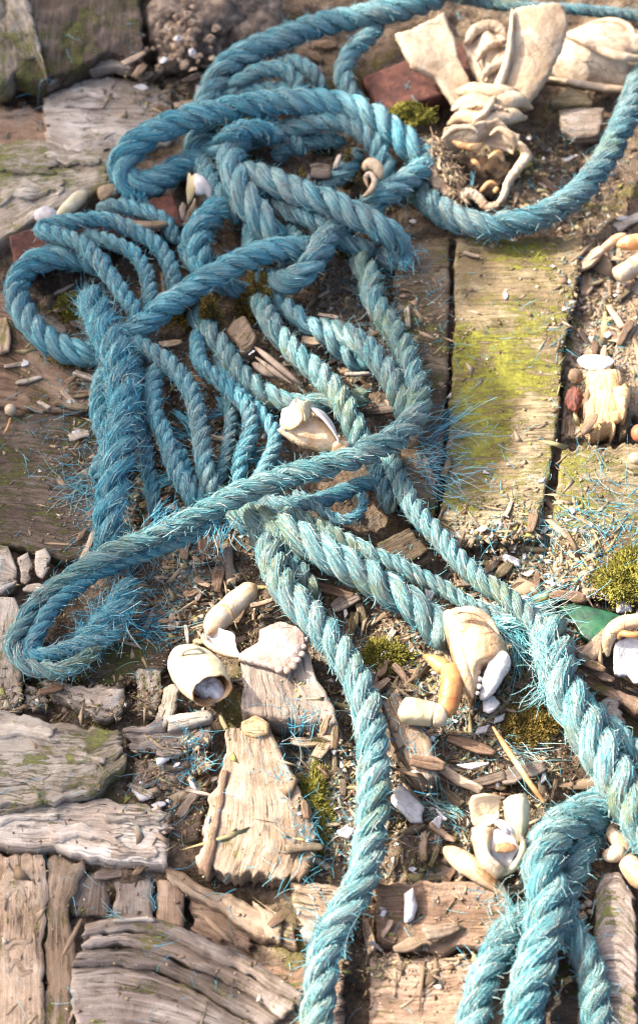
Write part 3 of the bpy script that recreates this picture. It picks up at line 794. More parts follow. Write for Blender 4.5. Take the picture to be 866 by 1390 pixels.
for a, b, lb in (([(92, 1196), (120, 1186), (150, 1188)], [(70, 1226), (100, 1240), (150, 1240)], 'greyish timber block end with a worn hollow, left of three in a row'),
                 ([(153, 1176), (170, 1170), (182, 1184), (209, 1192)], [(153, 1244), (180, 1244), (209, 1246)], 'grey brown timber block between two upright cuts, middle of three in a row'),
                 ([(212, 1192), (230, 1194), (250, 1206)], [(212, 1250), (230, 1254), (252, 1262)], 'dark brown timber block with blue threads, right of three in a row')):
    slab('timber_block', a, b, -4, 14, 'grey' if 'left' in lb or 'middle' in lb else 'brown', label=lb, cat='timber', group='row of sawn block ends', grain='v', relief=0.8, rag=1.5, ends=1.5, crack=1.2)
slab('timber_block', [(256, 1206), (300, 1212), (345, 1240)], [(256, 1272), (300, 1290), (345, 1300)], -9, 10, 'brown', label='crumbling brown timber in the hollow below the sunlit block', cat='timber', relief=2.5, rag=3, ends=3, crack=2.0)
sp = empty('splintered_timber', 0, 0, 'curved splintered grey timber at the bottom edge', 'timber')
for a, b, z in (([(112, 1252), (172, 1238), (216, 1246), (258, 1266), (330, 1298), (420, 1350)], [(106, 1268), (172, 1262), (220, 1268), (262, 1286), (330, 1318), (410, 1366)], 6),
                ([(108, 1270), (172, 1265), (220, 1271), (262, 1289), (330, 1320), (405, 1366)], [(104, 1284), (170, 1284), (220, 1294), (262, 1312), (320, 1338), (390, 1380)], 4),
                ([(110, 1287), (172, 1287), (222, 1297), (262, 1314), (320, 1341), (390, 1384)], [(92, 1310), (160, 1306), (222, 1320), (260, 1336), (300, 1362), (370, 1400)], 3),
                ([(96, 1313), (160, 1309), (222, 1324), (260, 1340), (300, 1366), (370, 1404)], [(90, 1470), (160, 1470), (260, 1470), (380, 1470)], 1)):
    slab('splinter', a, b, z, 12, 'grey', parent=sp, relief=0.9, rag=1.4, ends=4, crack=1.6)
slab('timber_splinter', [(150, 1246), (190, 1243), (212, 1246)], [(150, 1250), (190, 1249), (212, 1251)], 8, 3, 'pale', label='thin pale splinter lifting off the curved timber', cat='splinter', relief=0.3, rag=0.6)
slab('timber_block', [(312, 984), (300, 1040), (285, 1120), (270, 1186)], [(372, 982), (384, 1030), (418, 1090), (430, 1150), (408, 1196)], 10, 16, 'tan',
     label='big sunlit tan timber block with a ragged lower end', cat='timber', relief=0.8, rag=2.0, ends=5, crack=1.6, res=1.2)
slab('timber_splinter', [(303, 1040), (288, 1110), (270, 1180)], [(310, 1042), (298, 1112), (286, 1188)], 12, 8, 'brown', label='long brown splinter along the left edge of the sunlit block', cat='splinter', relief=0.8, rag=1.2)
slab('orange_wood_bit', [(325, 985), (345, 972), (366, 984)], [(330, 994), (348, 998), (366, 996)], 13, 4, 'orange', label='orange bit of wood at the top of the sunlit block', cat='wood chip', relief=0.6, rag=1.2)
slab('timber_ledge', [(222, 1170), (290, 1204), (350, 1232), (404, 1250)], [(228, 1196), (290, 1228), (350, 1266), (408, 1282)], -1, 12, 'tan', label='brown ledge of timber under the ragged end of the sunlit block', cat='timber', relief=1.0, rag=2, ends=3, crack=1.6)
slab('timber_block', [(390, 1196), (430, 1196), (476, 1204)], [(408, 1276), (440, 1284), (470, 1276)], 6, 16, 'tan', label='sunlit tan block between the ledge and the hanging rope', cat='timber', relief=1.0, rag=2.5, ends=4, crack=1.2)
slab('timber_splinter', [(342, 1222), (352, 1236), (362, 1272)], [(376, 1242), (386, 1256), (380, 1280)], 1, 6, 'tan', label='pinkish tan splinter hanging below the brown ledge', cat='splinter', relief=0.7, rag=1.5)
slab('timber_block', [(330, 1300), (400, 1310), (470, 1300)], [(330, 1470), (400, 1470), (470, 1470)], -2, 12, 'brown', label='brown timber at the bottom edge left of the hanging rope', cat='timber', relief=1.2, rag=3, crack=2)
slab('timber_block', [(505, 1204), (580, 1192), (690, 1196)], [(512, 1276), (600, 1290), (700, 1284)], 8.5, 18, 'brown', label='reddish brown timber block under the white tooth shaped shell', cat='timber', relief=0.9, rag=2.5, ends=3, crack=1.6)
slab('timber_block', [(500, 1296), (580, 1300), (700, 1294)], [(500, 1470), (600, 1470), (700, 1470)], 3, 14, 'brown', label='brown timber at the bottom edge between two ropes', cat='timber', relief=1.2, rag=3, crack=2)
slab('timber_block', [(807, 1214), (819, 1188), (841, 1188), (864, 1222)], [(806, 1470), (835, 1470), (868, 1470)], 9, 16, 'grey', label='grey board with a pointed top in the lower right corner', cat='timber', relief=0.7, rag=1.6, ends=3, crack=1.2)
slab('timber_block', [(740, 1310), (800, 1300)], [(740, 1470), (800, 1470)], -2, 10, 'dark', label='dark timber in the lower right between rope and grey board', cat='timber', relief=1, rag=2)
# left middle, broken boards
slab('rotten_board', [(92, 898), (150, 872), (205, 868), (236, 884)], [(60, 928), (110, 930), (170, 930), (222, 924)], -1, 12, 'dark', label='dark mossy board right below the pointed rope loop', cat=WD, group=G, relief=0.6, rag=2, ends=4)
slab('bark_slab', [(56, 918), (100, 922), (140, 932), (172, 938)], [(62, 942), (104, 962), (140, 976), (166, 962)], 6, 8, 'pale', label='twisted pale bark below the pointed rope loop', cat='bark', relief=2.4, rag=3, ends=4, fold=1.2)
slab('rotten_board', [(184, 910), (210, 906), (224, 912)], [(186, 960), (206, 966), (216, 962)], 5, 9, 'palemoss', label='upright grey wedge left of the smooth cream claw, nearer the twisted bark', cat=WD, group=G, relief=0.6, rag=1.5, grain='v')
slab('rotten_board', [(222, 934), (236, 926), (246, 936)], [(208, 984), (222, 990), (238, 968)], 6, 9, 'palemoss', label='leaning grey wedge touching the smooth cream claw', cat=WD, group=G, relief=0.6, rag=1.5, grain='v')
slab('wood_strip', [(222, 972), (256, 966), (292, 962)], [(226, 990), (258, 984), (290, 976)], 8, 6, 'pale', label='pale flat strip of wood just below the smooth cream claw', cat='wood strip', relief=0.5, rag=1.0)
slab('rotten_board', [(166, 984), (200, 984), (226, 968)], [(166, 992), (200, 993), (226, 990)], 6, 8, 'grey', label='thin grey sliver above the bleached lichen board', cat=WD, group=G, relief=0.6, rag=1.4)
slab('rotten_board', [(-60, 812), (20, 812), (38, 838)], [(-60, 962), (10, 964), (30, 950)], 5, 14, 'pale', label='pale board at the left edge beside the pointed rope loop', cat=WD, group=G, relief=0.7, rag=2.2, crack=1.4, grain='v')
slab('rotten_board', [(32, 926), (50, 930), (66, 938)], [(32, 960), (48, 964), (66, 958)], 0, 8, 'pale', label='small broken board end below the tip of the pointed rope loop', cat=WD, group=G, relief=0.7, rag=2)
slab('rotten_board', [(-60, 742), (10, 744), (24, 770)], [(-60, 808), (6, 802), (24, 790)], 3, 10, 'pale', label='broken whitish board end at the left edge under the dark plank', cat=WD, group=G, relief=0.9, rag=2.5, crack=1.4)
CH = []      # hand placed chips: px, py, length, width, angle, material, lift, thickness, label
for a, b, lb in (([(24, 758), (38, 750), (44, 768)], [(26, 786), (36, 790), (44, 782)], 'squarish pale chip left above the pointed rope loop'), ([(46, 752), (62, 746), (70, 758)], [(48, 776), (58, 786), (68, 772)], 'curled pale chip with a dark hole above the pointed rope loop'),
                 ([(30, 792), (50, 789), (74, 796)], [(30, 799), (50, 803), (74, 801)], 'grey fibrous splinter touching the upper side of the pointed rope loop')):
    slab('wood_chip', a, b, 3, 2.5, 'pale', label=lb, cat='wood chip', relief=0.6, rag=1.0)
# peeling layers on the bleached boards
def peel(lab, strips, z, mat):
    bd = [o for o in COL.objects if o.get('label', '').startswith(lab)][0]
    for x0, y0, x1, y1, w in strips:
        n_ = 6; t_ = np.linspace(0, 1, n_); bw = w * (0.5 + 0.2 * RNG.normal(size=(2, n_)))
        cx, cy = x0 + (x1 - x0) * t_, y0 + (y1 - y0) * t_
        slab('peeling_layer', list(zip(cx, cy - bw[0])), list(zip(cx, cy + bw[1])), z, 2.2, mat, parent=bd, relief=0.45, rag=1.6, ends=5, crack=0.8, res=1.1)
peel('wide bleached board', [(-20, 984, 84, 996, 16), (40, 1016, 150, 1034, 20), (-20, 1046, 70, 1060, 22), (60, 1064, 140, 1060, 16), (-20, 1084, 60, 1080, 14)], 10.5, 'palemoss')
peel('pale board that browns', [(-20, 1110, 80, 1112, 14), (60, 1126, 170, 1136, 16), (140, 1106, 226, 1112, 12), (150, 1150, 220, 1156, 12)], 6.5, 'pale')
peel('bare pale pinkish', [(76, 130, 150, 124, 16), (120, 180, 210, 176, 16), (80, 196, 150, 204, 12)], 4.5, 'pale')
peel('pale mossy board corner', [(-20, 222, 80, 226, 20), (0, 262, 90, 252, 22), (60, 212, 140, 216, 12)], 8, 'palemoss')
peel('upright grained timber at', [(-10, 1200, 40, 1204, 50), (0, 1300, 50, 1300, 40)], 1.6, 'tan')
# wood in the lower right
slab('wood_block', [(325, 890), (330, 930), (324, 968)], [(416, 858), (428, 920), (444, 940), (458, 986)], 15, 20, 'white', label='chunky whitened block of wood under the crab shell fragment', cat='wood block', relief=0.9, rag=1.6, ends=3, crack=1.6, res=1.4)
slab('long_wood_chip', [(521, 948), (530, 990), (550, 1030), (566, 1060)], [(538, 934), (556, 966), (584, 1004), (596, 1058)], 15, 12, 'tan', label='long tan slab of wood leaning beside the left hanging rope', cat='wood chip', relief=1.1, rag=1.2, ends=2, crack=0.8)
slab('wood_chip', [(521, 948), (528, 990), (546, 1028)], [(526, 950), (535, 990), (552, 1028)], 8, 8, 'brown', label='brown splinter under the long leaning slab of wood', cat='wood chip', relief=0.5)
slab('mossy_wood_block', [(511, 738), (532, 726), (556, 716)], [(540, 764), (562, 758), (584, 744)], 9, 12, 'mossdark', label='square block of wood half green with moss between two ropes', cat='wood block', relief=0.9, rag=0.8, ends=1, crack=1.4, grain='u', res=1.3)
slab('wood_strip', [(545, 770), (565, 760), (584, 748)], [(548, 776), (568, 767), (586, 754)], 5, 5, 'tan', label='thin tan strip along the mossy square block', cat='wood strip', relief=0.4)
slab('wood_plank_piece', [(786, 912), (830, 930), (890, 956)], [(792, 928), (830, 948), (890, 976)], 9, 9, 'brown', label='dark brown strip of wood at the right edge below the big orange rimmed shell', cat='wood strip', relief=0.6, rag=1.0)
slab('wood_plank_piece', [(784, 888), (804, 866), (826, 846)], [(800, 902), (822, 880), (848, 856)], 13, 7, 'tan', label='straight tan piece of board against the big orange rimmed shell', cat='wood strip', relief=0.4, rag=0.5, ends=1)
slab('wood_chip', [(770, 885), (785, 876), (800, 874)], [(776, 888), (788, 884), (800, 880)], 10, 3, 'brown', label='thin brown chip tucked under the straight tan piece of board', cat='wood chip', relief=0.4)
slab('wood_chip', [(806, 956), (824, 944), (842, 950)], [(812, 976), (830, 984), (850, 982)], 9, 5, 'grey', label='pinkish ribbed chip right of the thick rope', cat='wood chip', relief=0.5, fold=0.8)
slab('wood_chunk', [(308, 446), (320, 432), (332, 424)], [(328, 478), (342, 474), (349, 456)], 15, 16, 'tan', label='chunky tan wood piece beside the brown moss ball', cat='wood block', relief=0.8, rag=1.2, crack=1.0)
slab('wood_stick', [(302, 734), (304, 765), (308, 794)], [(315, 733), (318, 765), (321, 792)], 6, 7, 'grey', label='upright grey green stick below the crossing rope', cat='stick', relief=0.5, rag=0.5)
slab('mossy_stone_chip', [(745, 133), (770, 118), (800, 124)], [(745, 142), (775, 144), (808, 140)], 12, 8, 'mossy', label='chip bright with yellow moss right of the pale bone', cat='wood chip', relief=1.0, rag=1.5)
slab('wood_chip', [(757, 150), (790, 144), (822, 146)], [(760, 172), (780, 186), (816, 184)], 10, 6, 'grey', label='flat grey chip beside the upper right rope', cat='wood chip', relief=0.6, rag=1.0)
slab('wood_chip', [(610, 168 - 8), (622, 156), (640, 155)], [(612, 170), (626, 172), (640, 168)], 6, 5, 'grey', label='small chip below the right rusty bar', cat='wood chip', relief=0.6)

# ------------------------------------------------------------------ made-up planking outside the picture, its outline shaped to shade the left half
SH = [(545, -260), (536, 100), (560, 215), (590, 285), (655, 330), (668, 380), (622, 430), (648, 480), (694, 530), (700, 600), (676, 640), (660, 690), (612, 690), (592, 640), (585, 560), (560, 500), (520, 470), (450, 470), (400, 520), (372, 585), (395, 622), (345, 668), (300, 735), (262, 790), (232, 850), (222, 930), (232, 985), (262, 1030), (250, 1100), (258, 1175), (300, 1225), (330, 1290), (330, 1600)]  # outline of the wanted shade, carried back toward the sun below
g = un([p[0] for p in SH], [p[1] for p in SH], 0.004)
# plane of the added planking: upright, well outside the picture, carried by two posts
xw = -0.58
tt = (xw - g[:, 0]) / TO_SUN[0]
W2 = g + TO_SUN * tt[:, None]
prof = [(p[1], p[2]) for p in W2]
ylo, yhi = min(p[0] for p in prof), max(p[0] for p in prof)
zlo = (-0.20 - xw) / abs(TO_SUN[0]) * TO_SUN[2] - 0.06
poly = [(yhi + 0.02, zlo), (yhi + 0.02, prof[0][1])] + prof + [(ylo - 0.02, prof[-1][1]), (ylo - 0.02, zlo)]
import bmesh
bm = bmesh.new()
for py_ in (ylo + 0.1, yhi - 0.1):
    pm = bmesh.ops.create_cube(bm, size=1.0)
    bmesh.ops.scale(bm, verts=pm['verts'], vec=(0.03, 0.03, zlo + 0.10))
    bmesh.ops.translate(bm, verts=pm['verts'], vec=(xw - 0.032, py_, (zlo + 0.10) / 2 - 0.03))
f0 = [bm.verts.new((xw, a, b)) for a, b in poly]
fc = bm.faces.new(f0)
r_ = bmesh.ops.extrude_face_region(bm, geom=[fc])
for e in r_['geom']:
    if isinstance(e, bmesh.types.BMVert): e.co.x -= 0.012
bmesh.ops.recalc_face_normals(bm, faces=bm.faces)
bmesh.ops.triangulate(bm, faces=[f for f in bm.faces if len(f.verts) > 4])
me = bpy.data.meshes.new('wall'); bm.to_mesh(me); bm.free(); me.materials.append(M['brown'])
link('wall', me, label='unseen planking added beyond the left edge to shade the ropes', cat='planking', kind='structure')  # added shade caster, not a known wall of the place

# ================================================================== ropes
GR = 'tangled blue ropes'
rope([(640, -30, 26), (577, 2, 26), (500, 20, 27), (440, 32, 27), (386, 50, 26), (340, 70, 24), (303, 98, 20), (284, 135, 15), (276, 175, 11), (268, 215, 9)], 25, 'rgrey',
     'long grey blue rope running in from the top edge beside the barnacle stone', GR, loose=0.1)
rope([(590, 222, 14), (562, 204, 22), (535, 178, 28), (505, 158, 31), (460, 142, 32), (400, 138, 32), (330, 146, 32), (270, 158, 32), (222, 175, 30), (185, 196, 26), (166, 224, 20), (178, 250, 14), (212, 246, 12), (250, 224, 10), (290, 208, 9), (330, 205, 8)], 25, 'rblue',
     'bright blue rope arching across the upper tangle with a fuzzy bent left end', GR, loose=0.15, fuzz=0.14)
rope([(330, 190, 8), (372, 182, 14), (420, 168, 22), (462, 164, 26), (494, 180, 25), (514, 206, 20), (524, 238, 14), (520, 262, 8)], 20, 'rgrey', 'inner rope curving beneath the big arch toward the small curled shell', GR)
rope([(300, 140, 10), (316, 118, 18), (345, 98, 24), (380, 94, 25), (402, 112, 22), (408, 138, 16)], 17, 'rgrey', 'small hooped rope above the big arch, left of two', GR)
rope([(372, 90, 14), (400, 84, 22), (424, 98, 22), (440, 124, 14)], 15, 'rgrey', 'small hooped rope above the big arch, right of two', GR)
rope([(515, 30, 14), (500, 50, 20), (476, 72, 22), (466, 104, 20), (476, 128, 16), (492, 150, 10)], 19, 'rgrey', 'short upright rope with a brown moss spot left of the rusty bar', GR)
rope([(370, 214, 8), (405, 196, 10), (440, 190, 10), (470, 192, 9)], 16, 'rgrey', 'rope half hidden deep inside the ring of the arch', GR)
rope([(430, 262, 10), (452, 246, 14), (472, 230, 15), (486, 208, 12)], 18, 'rgrey', 'short rope rising behind the small curled shell', GR)
rope([(350, 172, 10), (326, 190, 20), (315, 216, 26), (322, 246, 29), (338, 276, 28), (358, 304, 22), (378, 330, 14)], 27, 'rgrey', 'fat rope with long strands dropping through the knot beside the broken white shell', GR, pitch=2.9)
rope([(310, 232, 18), (340, 236, 26), (372, 246, 31), (410, 262, 33), (450, 276, 34), (490, 296, 32), (524, 316, 26), (544, 334, 15), (536, 350, 4), (510, 352, -4)], 24, 'rgrey', 'grey blue rope slanting over the knot and ending above the mossy plank', GR, loose=0.1)
rope([(356, 262, 12), (388, 282, 20), (418, 294, 22), (440, 308, 20), (472, 330, 13), (506, 344, 8)], 19, 'rgrey', 'rope hidden below the slanting rope of the knot', GR)
rope([(600, 204, 12), (572, 228, 20), (545, 250, 25), (512, 272, 24), (476, 296, 16), (446, 318, 22), (430, 345, 25), (410, 370, 23), (384, 384, 18), (352, 376, 10)], 23, 'rgrey', 'rope that turns back in a thick bend just above the moss ball', GR)
rope([(330, 250, 8), (304, 278, 16), (278, 302, 18), (266, 330, 15), (278, 364, 10)], 24, 'rblue', 'fuzzy unlaid rope hanging left of the knot', GR, loose=0.25, fuzz=0.2)
rope([(344, 284, 7), (342, 312, 10), (340, 336, 9), (338, 352, 7)], 18, 'rblue', 'short rope glimpsed upright under the fat knot rope', GR)
rope([(448, 332, 10), (412, 338, 20), (372, 340, 26), (335, 352, 28), (292, 374, 27), (246, 402, 24), (200, 432, 22), (165, 458, 14), (128, 476, 10), (92, 474, 10), (55, 452, 11), (28, 418, 12), (24, 386, 13), (42, 362, 14), (75, 350, 15), (112, 352, 12), (150, 366, 8)], 23, 'rblue',
     'thick blue rope forming the round loop at the left edge', GR, pitch=2.2)
rope([(236, 398, 10), (232, 366, 14), (214, 334, 17), (182, 312, 19), (145, 298, 20), (102, 300, 20), (66, 306, 20), (58, 314, 22), (82, 320, 26), (112, 332, 28), (134, 354, 28), (160, 388, 26), (182, 420, 24), (190, 442, 20)], 15, 'rblue',
     'thin bright blue rope folded in a sharp point over the round loop', GR, strands=3, fuzz=0.14)
rope([(112, 316, 14), (148, 328, 18), (178, 342, 19), (196, 366, 18), (204, 398, 18), (204, 428, 16)], 14, 'rblue', 'middle thin rope between the two legs of the folded rope', GR)
rope([(122, 400, 14), (140, 440, 22), (156, 474, 28), (167, 510, 30), (170, 548, 30), (165, 590, 29), (160, 630, 28), (152, 672, 24), (146, 712, 18), (148, 748, 10), (158, 776, 6)], 24, 'rblue',
     'fuzzy unlaid rope hanging down the left side of the tangle', GR, loose=0.35, fuzz=0.4, pitch=2.8, fl=(3, 13))
rope([(150, 500, 10), (138, 530, 14), (140, 570, 15), (150, 610, 12), (128, 650, 8)], 18, 'rblue', 'frayed rope bulging left behind the hanging fuzzy rope', GR, loose=0.35, fuzz=0.24)
rope([(292, 152, 8), (330, 128, 14), (372, 121, 17), (408, 130, 15), (430, 150, 9)], 17, 'rgrey', 'rope lying flat between the two hooped ropes and the arch', GR)
rope([(290, 214, 20), (306, 190, 31), (330, 176, 33), (356, 176, 30), (380, 190, 20)], 17, 'rblue', 'bright frayed rope wrapped over the shoulder of the fat knot rope', GR, loose=0.3, fuzz=0.35)
rope([(276, 216, 9), (284, 240, 17), (296, 264, 20), (316, 284, 16), (330, 300, 9)], 20, 'rgrey', 'fuzzy rope pressed against the fat knot rope on its left', GR, loose=0.15, fuzz=0.3)
rope([(390, 306, 9), (404, 326, 14), (400, 350, 15), (380, 366, 12)], 15, 'rgrey', 'small rope curl inside the thick bend above the moss ball', GR)
rope([(240, 330, 10), (224, 300, 15), (196, 288, 15), (160, 280, 13), (130, 286, 10)], 14, 'rblue', 'thin rope arching behind the folded thin rope', GR)
rope([(192, 452, 10), (188, 500, 13), (190, 550, 14), (196, 600, 14), (204, 650, 12), (212, 704, 8)], 13, 'rblue', 'thin strand hanging between the fuzzy rope and the bright thin rope', GR, fuzz=0.2)
rope([(296, 478, 9), (306, 520, 12), (314, 566, 12), (308, 612, 12), (296, 660, 8)], 12, 'rgrey', 'thin strand hanging inside the bow of the thin rope', GR, fuzz=0.15)
rope([(296, 160, 10), (330, 158, 16), (362, 166, 18), (392, 184, 15), (412, 210, 10)], 17, 'rgrey', 'rope passing beneath the arch above the fat knot rope', GR)
rope([(250, 330, 8), (262, 356, 12), (282, 376, 12), (316, 392, 10), (350, 398, 8)], 17, 'rblue', 'short rope peeping out under the slanting thick loop rope', GR)
rope([(168, 458, 14), (200, 474, 20), (232, 496, 23), (256, 526, 23), (268, 562, 22), (273, 602, 21), (280, 640, 18), (292, 676, 12)], 16, 'rgrey', 'greyish thin rope hanging straight in the middle left of the tangle', GR, fuzz=0.15)
rope([(214, 498, 16), (208, 530, 20), (210, 564, 21), (226, 598, 21), (236, 630, 20), (250, 660, 17), (272, 692, 12)], 16, 'rblue', 'bright thin rope hanging next to the fuzzy one', GR, fuzz=0.15)
rope([(232, 600, 12), (246, 620, 15), (256, 650, 14), (280, 684, 10)], 13, 'rblue', 'short thin rope beside the bright hanging one', GR)
rope([(268, 450, 12), (272, 490, 18), (290, 510, 20), (314, 530, 20), (338, 556, 20), (340, 590, 19), (328, 622, 17), (324, 660, 11)], 14, 'rblue', 'thin rope bending in a bow left of the open crab claw', GR)
rope([(300, 500, 12), (330, 540, 16), (358, 566, 17), (374, 596, 17), (362, 630, 14), (344, 668, 10)], 13, 'rblue', 'second bowed thin rope hugging the open crab claw', GR)
rope([(262, 424, 9), (280, 446, 13), (302, 474, 14), (322, 504, 14), (346, 528, 13), (378, 546, 12), (412, 552, 12), (446, 548, 11), (500, 540, 9)], 19, 'rpale', 'rope tinged green passing behind the open crab claw', GR, pitch=2.4)
rope([(346, 398, 12), (362, 430, 17), (380, 456, 18), (404, 482, 18), (430, 504, 18), (455, 530, 18), (472, 560, 17), (486, 594, 13), (494, 626, 9)], 20, 'rpale', 'plump rope running from the moss ball down to the crossing rope', GR, pitch=2.3)
rope([(372, 398, 8), (392, 420, 12), (416, 440, 15), (444, 458, 15), (474, 486, 10), (500, 500, 7)], 17, 'rgrey', 'two strand looking rope slipping under the sunlit bend', GR, strands=2)
rope([(430, 444, 10), (464, 452, 16), (494, 468, 22), (518, 496, 25), (536, 528, 25), (548, 558, 20), (548, 590, 12)], 20, 'rpale', 'sunlit rope joining the bend from the upper left', GR)
rope([(486, 350, 8), (502, 376, 13), (506, 404, 14), (524, 432, 15), (540, 458, 17), (554, 488, 21), (566, 522, 25), (568, 556, 28), (544, 590, 32), (494, 614, 36), (436, 634, 37), (384, 648, 37), (332, 668, 36), (285, 692, 34, 18), (235, 716, 31, 15), (190, 734, 28, 15), (140, 756, 23, 15), (92, 786, 16, 15), (50, 820, 12, 15), (25, 858, 12, 15), (20, 884, 12, 14), (44, 906, 12, 14), (86, 908, 13, 13), (118, 890, 12, 13), (140, 872, 9, 12)], 20, 'rpale',
     'long rope crossing over the tangle and doubling back in a point at the lower left', GR, pitch=2.7, fuzz=0.2, loose=0.12)
rope([(300, 702, 22), (250, 730, 20), (214, 744, 18), (165, 760, 17), (121, 782, 14), (74, 822, 12), (48, 866, 11), (40, 890, 12), (62, 890, 13), (95, 880, 13), (130, 870, 13), (165, 858, 9)], 14, 'rblue', 'thin rope lying alongside the pointed loop', GR, fuzz=0.2, loose=0.1)
rope([(182, 790, 6), (170, 808, 11), (150, 836, 13), (128, 858, 11), (104, 878, 8)], 18, 'rblue', 'short thick frayed rope piece inside the pointed loop', GR, loose=0.4, fuzz=0.45, fl=(4, 14))
rope([(398, 668, 12), (420, 680, 17), (442, 696, 18), (466, 706, 18), (486, 698, 17), (494, 680, 14), (486, 666, 10)], 9, 'rgrey', 'single loose strand curled under the crossing rope', GR, strands=2, fuzz=0.08)
rope([(330, 674, 10), (380, 684, 14), (430, 680, 15), (476, 664, 12), (520, 650, 8)], 15, 'rgrey', 'rope tucked straight under the crossing rope', GR)
rope([(318, 694, 10), (350, 704, 16), (394, 724, 21), (440, 750, 22), (486, 774, 20), (524, 796, 18), (560, 822, 15), (590, 852, 11), (606, 880, 8)], 26, 'rpale', 'fat sunlit rope slanting down to the big crab pincer', GR, pitch=2.6, fuzz=0.15)
rope([(352, 690, 10), (400, 700, 14), (448, 722, 16), (484, 740, 17), (524, 760, 17), (560, 778, 16), (604, 800, 15), (650, 826, 15), (690, 840, 13), (716, 862, 8)], 14, 'rpale', 'thinner rope running above the fat slanting rope', GR, fuzz=0.14)
rope([(520, 606, 8), (535, 640, 12), (548, 668, 14), (566, 698, 15), (594, 728, 16), (622, 760, 18), (650, 786, 19), (682, 808, 20), (712, 834, 20), (738, 864, 20), (764, 900, 18)], 17, 'rpale', 'sunlit rope slanting down past the mossy square block', GR)
rope([(508, 622, 8), (516, 648, 10), (524, 672, 10), (532, 696, 7)], 17, 'rdark', 'short dark rope left of the slanting sunlit rope', GR)
rope([(744, 850, 16), (750, 874, 20), (757, 913, 23), (776, 957, 24), (797, 997, 25), (823, 1038, 26), (848, 1082, 26), (876, 1130, 24), (930, 1210, 20)], 31, 'rpale', 'thickest pale rope leaving at the right edge', GR, pitch=2.4, loose=0.1, fuzz=0.15)
rope([(774, 940, 8), (806, 968, 14), (836, 996, 15), (872, 1030, 15), (930, 1090, 12)], 19, 'rteal', 'teal rope behind the thickest rope at the right edge', GR)
rope([(850, 1080, 9), (818, 1094, 14), (780, 1110, 20), (748, 1134, 24), (737, 1170, 25), (744, 1214, 25), (740, 1256, 25), (730, 1298, 23), (716, 1350, 20), (700, 1440, 18)], 28, 'rteal', 'fuzzy teal rope bending down to the bottom edge', GR, loose=0.18, fuzz=0.18, fl=(2, 7))
rope([(812, 1120, 7), (790, 1150, 12), (776, 1184, 13), (762, 1220, 12), (768, 1256, 12), (790, 1290, 12), (806, 1330, 10), (810, 1440, 10)], 22, 'rteal', 'rope winding behind the fuzzy teal rope', GR, loose=0.1, fuzz=0.2)
rope([(742, 1236, 8), (716, 1246, 13), (694, 1262, 15), (676, 1290, 15), (656, 1330, 14), (630, 1440, 12)], 23, 'rteal', 'teal frayed rope end at the bottom edge', GR, loose=0.3, fuzz=0.2)
rope([(346, 706, 9), (360, 732, 15), (372, 768, 19), (394, 808, 21), (430, 846, 21), (456, 876, 21), (480, 912, 21), (497, 952, 21), (505, 995, 21), (508, 1040, 21), (507, 1084, 21), (502, 1132, 21), (494, 1176, 22), (474, 1224, 20), (452, 1264, 18), (440, 1300, 16), (420, 1440, 14)], 24, 'rpale',
     'pale rope hanging straight down past the whitened block to the bottom edge', GR, pitch=2.5, fuzz=0.15, loose=0.06)
rope([(372, 716, 8), (392, 752, 12), (414, 786, 12), (430, 812, 8)], 17, 'rpale', 'short greenish rope doubled beside the hanging pale rope', GR)
rope([(548, 232, 8), (572, 264, 12), (612, 294, 15), (666, 306, 16), (722, 295, 17), (772, 270, 18), (812, 226, 19), (838, 182, 20), (858, 134, 20), (880, 70, 18)], 25, 'rdark', 'dirty rope bowed beneath the pale bone at the upper right', GR, pitch=2.0, fuzz=0.08)
rope([(600, -8, 10), (660, 4, 14), (720, 10, 14), (790, 14, 14), (850, 20, 13), (910, 26, 12)], 12, 'rdark', 'thin rope along the top edge behind the pale bone', GR, fuzz=0.08)

# frayed ends and threads lying about
T_ = 'frayed thread bundles'
tuft(180, 265, 262, 28, 110, 26, 'short fuzzy fringe under the bent left end of the arch', z=16, rise=-0.2, tone=(0.1, 0.6), group=T_)
tuft(546, 346, 290, 40, 110, 24, 'short fuzzy cut end of the slanting knot rope', z=14, width=9, rise=0.1, group=T_)
tuft(120, 655, 185, 24, 110, 55, 'spray of bright threads on the dark plank left of the hanging rope', lift=2, width=12, group=T_)
tuft(140, 690, 215, 25, 60, 38, 'second smaller spray of threads under the first on the left', lift=2, width=10, group=T_)
tuft(590, 590, 20, 16, 60, 80, 'long wavy threads trailing onto the mossy plank from the rope bend', lift=3, width=14, group=T_)
tuft(574, 620, 350, 30, 90, 45, 'thick fringe of threads right of the sunlit rope bend', lift=3, width=16, group=T_)
tuft(596, 650, 335, 22, 50, 50, 'loose threads below the rope bend on the dark plank', lift=3, width=16, group=T_)
tuft(680, 834, 4, 9, 170, 100, 'long frayed rope end pointing at the green glass', z=17, width=7, rise=0.05, curl=0.25, group=T_, rad=(0.16, 0.32), tone=(0.35, 0.95))
tuft(672, 838, 325, 14, 110, 75, 'frayed rope end drooping right of the big pincer', z=15, width=7, rise=0.05, curl=0.4, group=T_, rad=(0.16, 0.3))
tuft(700, 860, 285, 9, 60, 62, 'bright blue strand flopping down beside the big pincer', z=13, width=6, rise=0.1, curl=0.3, tone=(0.15, 0.5), group=T_, rad=(0.18, 0.3))
tuft(742, 900, 110, 22, 130, 40, 'fan of pale threads bursting from the top of the thickest rope', z=32, width=14, rise=0.5, tone=(0.4, 1.0), group=T_)
tuft(740, 930, 240, 24, 110, 32, 'fringe of threads on the left flank of the thickest rope', z=24, width=12, rise=0.1, tone=(0.3, 0.9), group=T_)
tuft(820, 720, 150, 40, 90, 75, 'mesh of loose threads on the right plank', lift=1.5, width=36, rise=0.05, curl=1.2, group=T_)
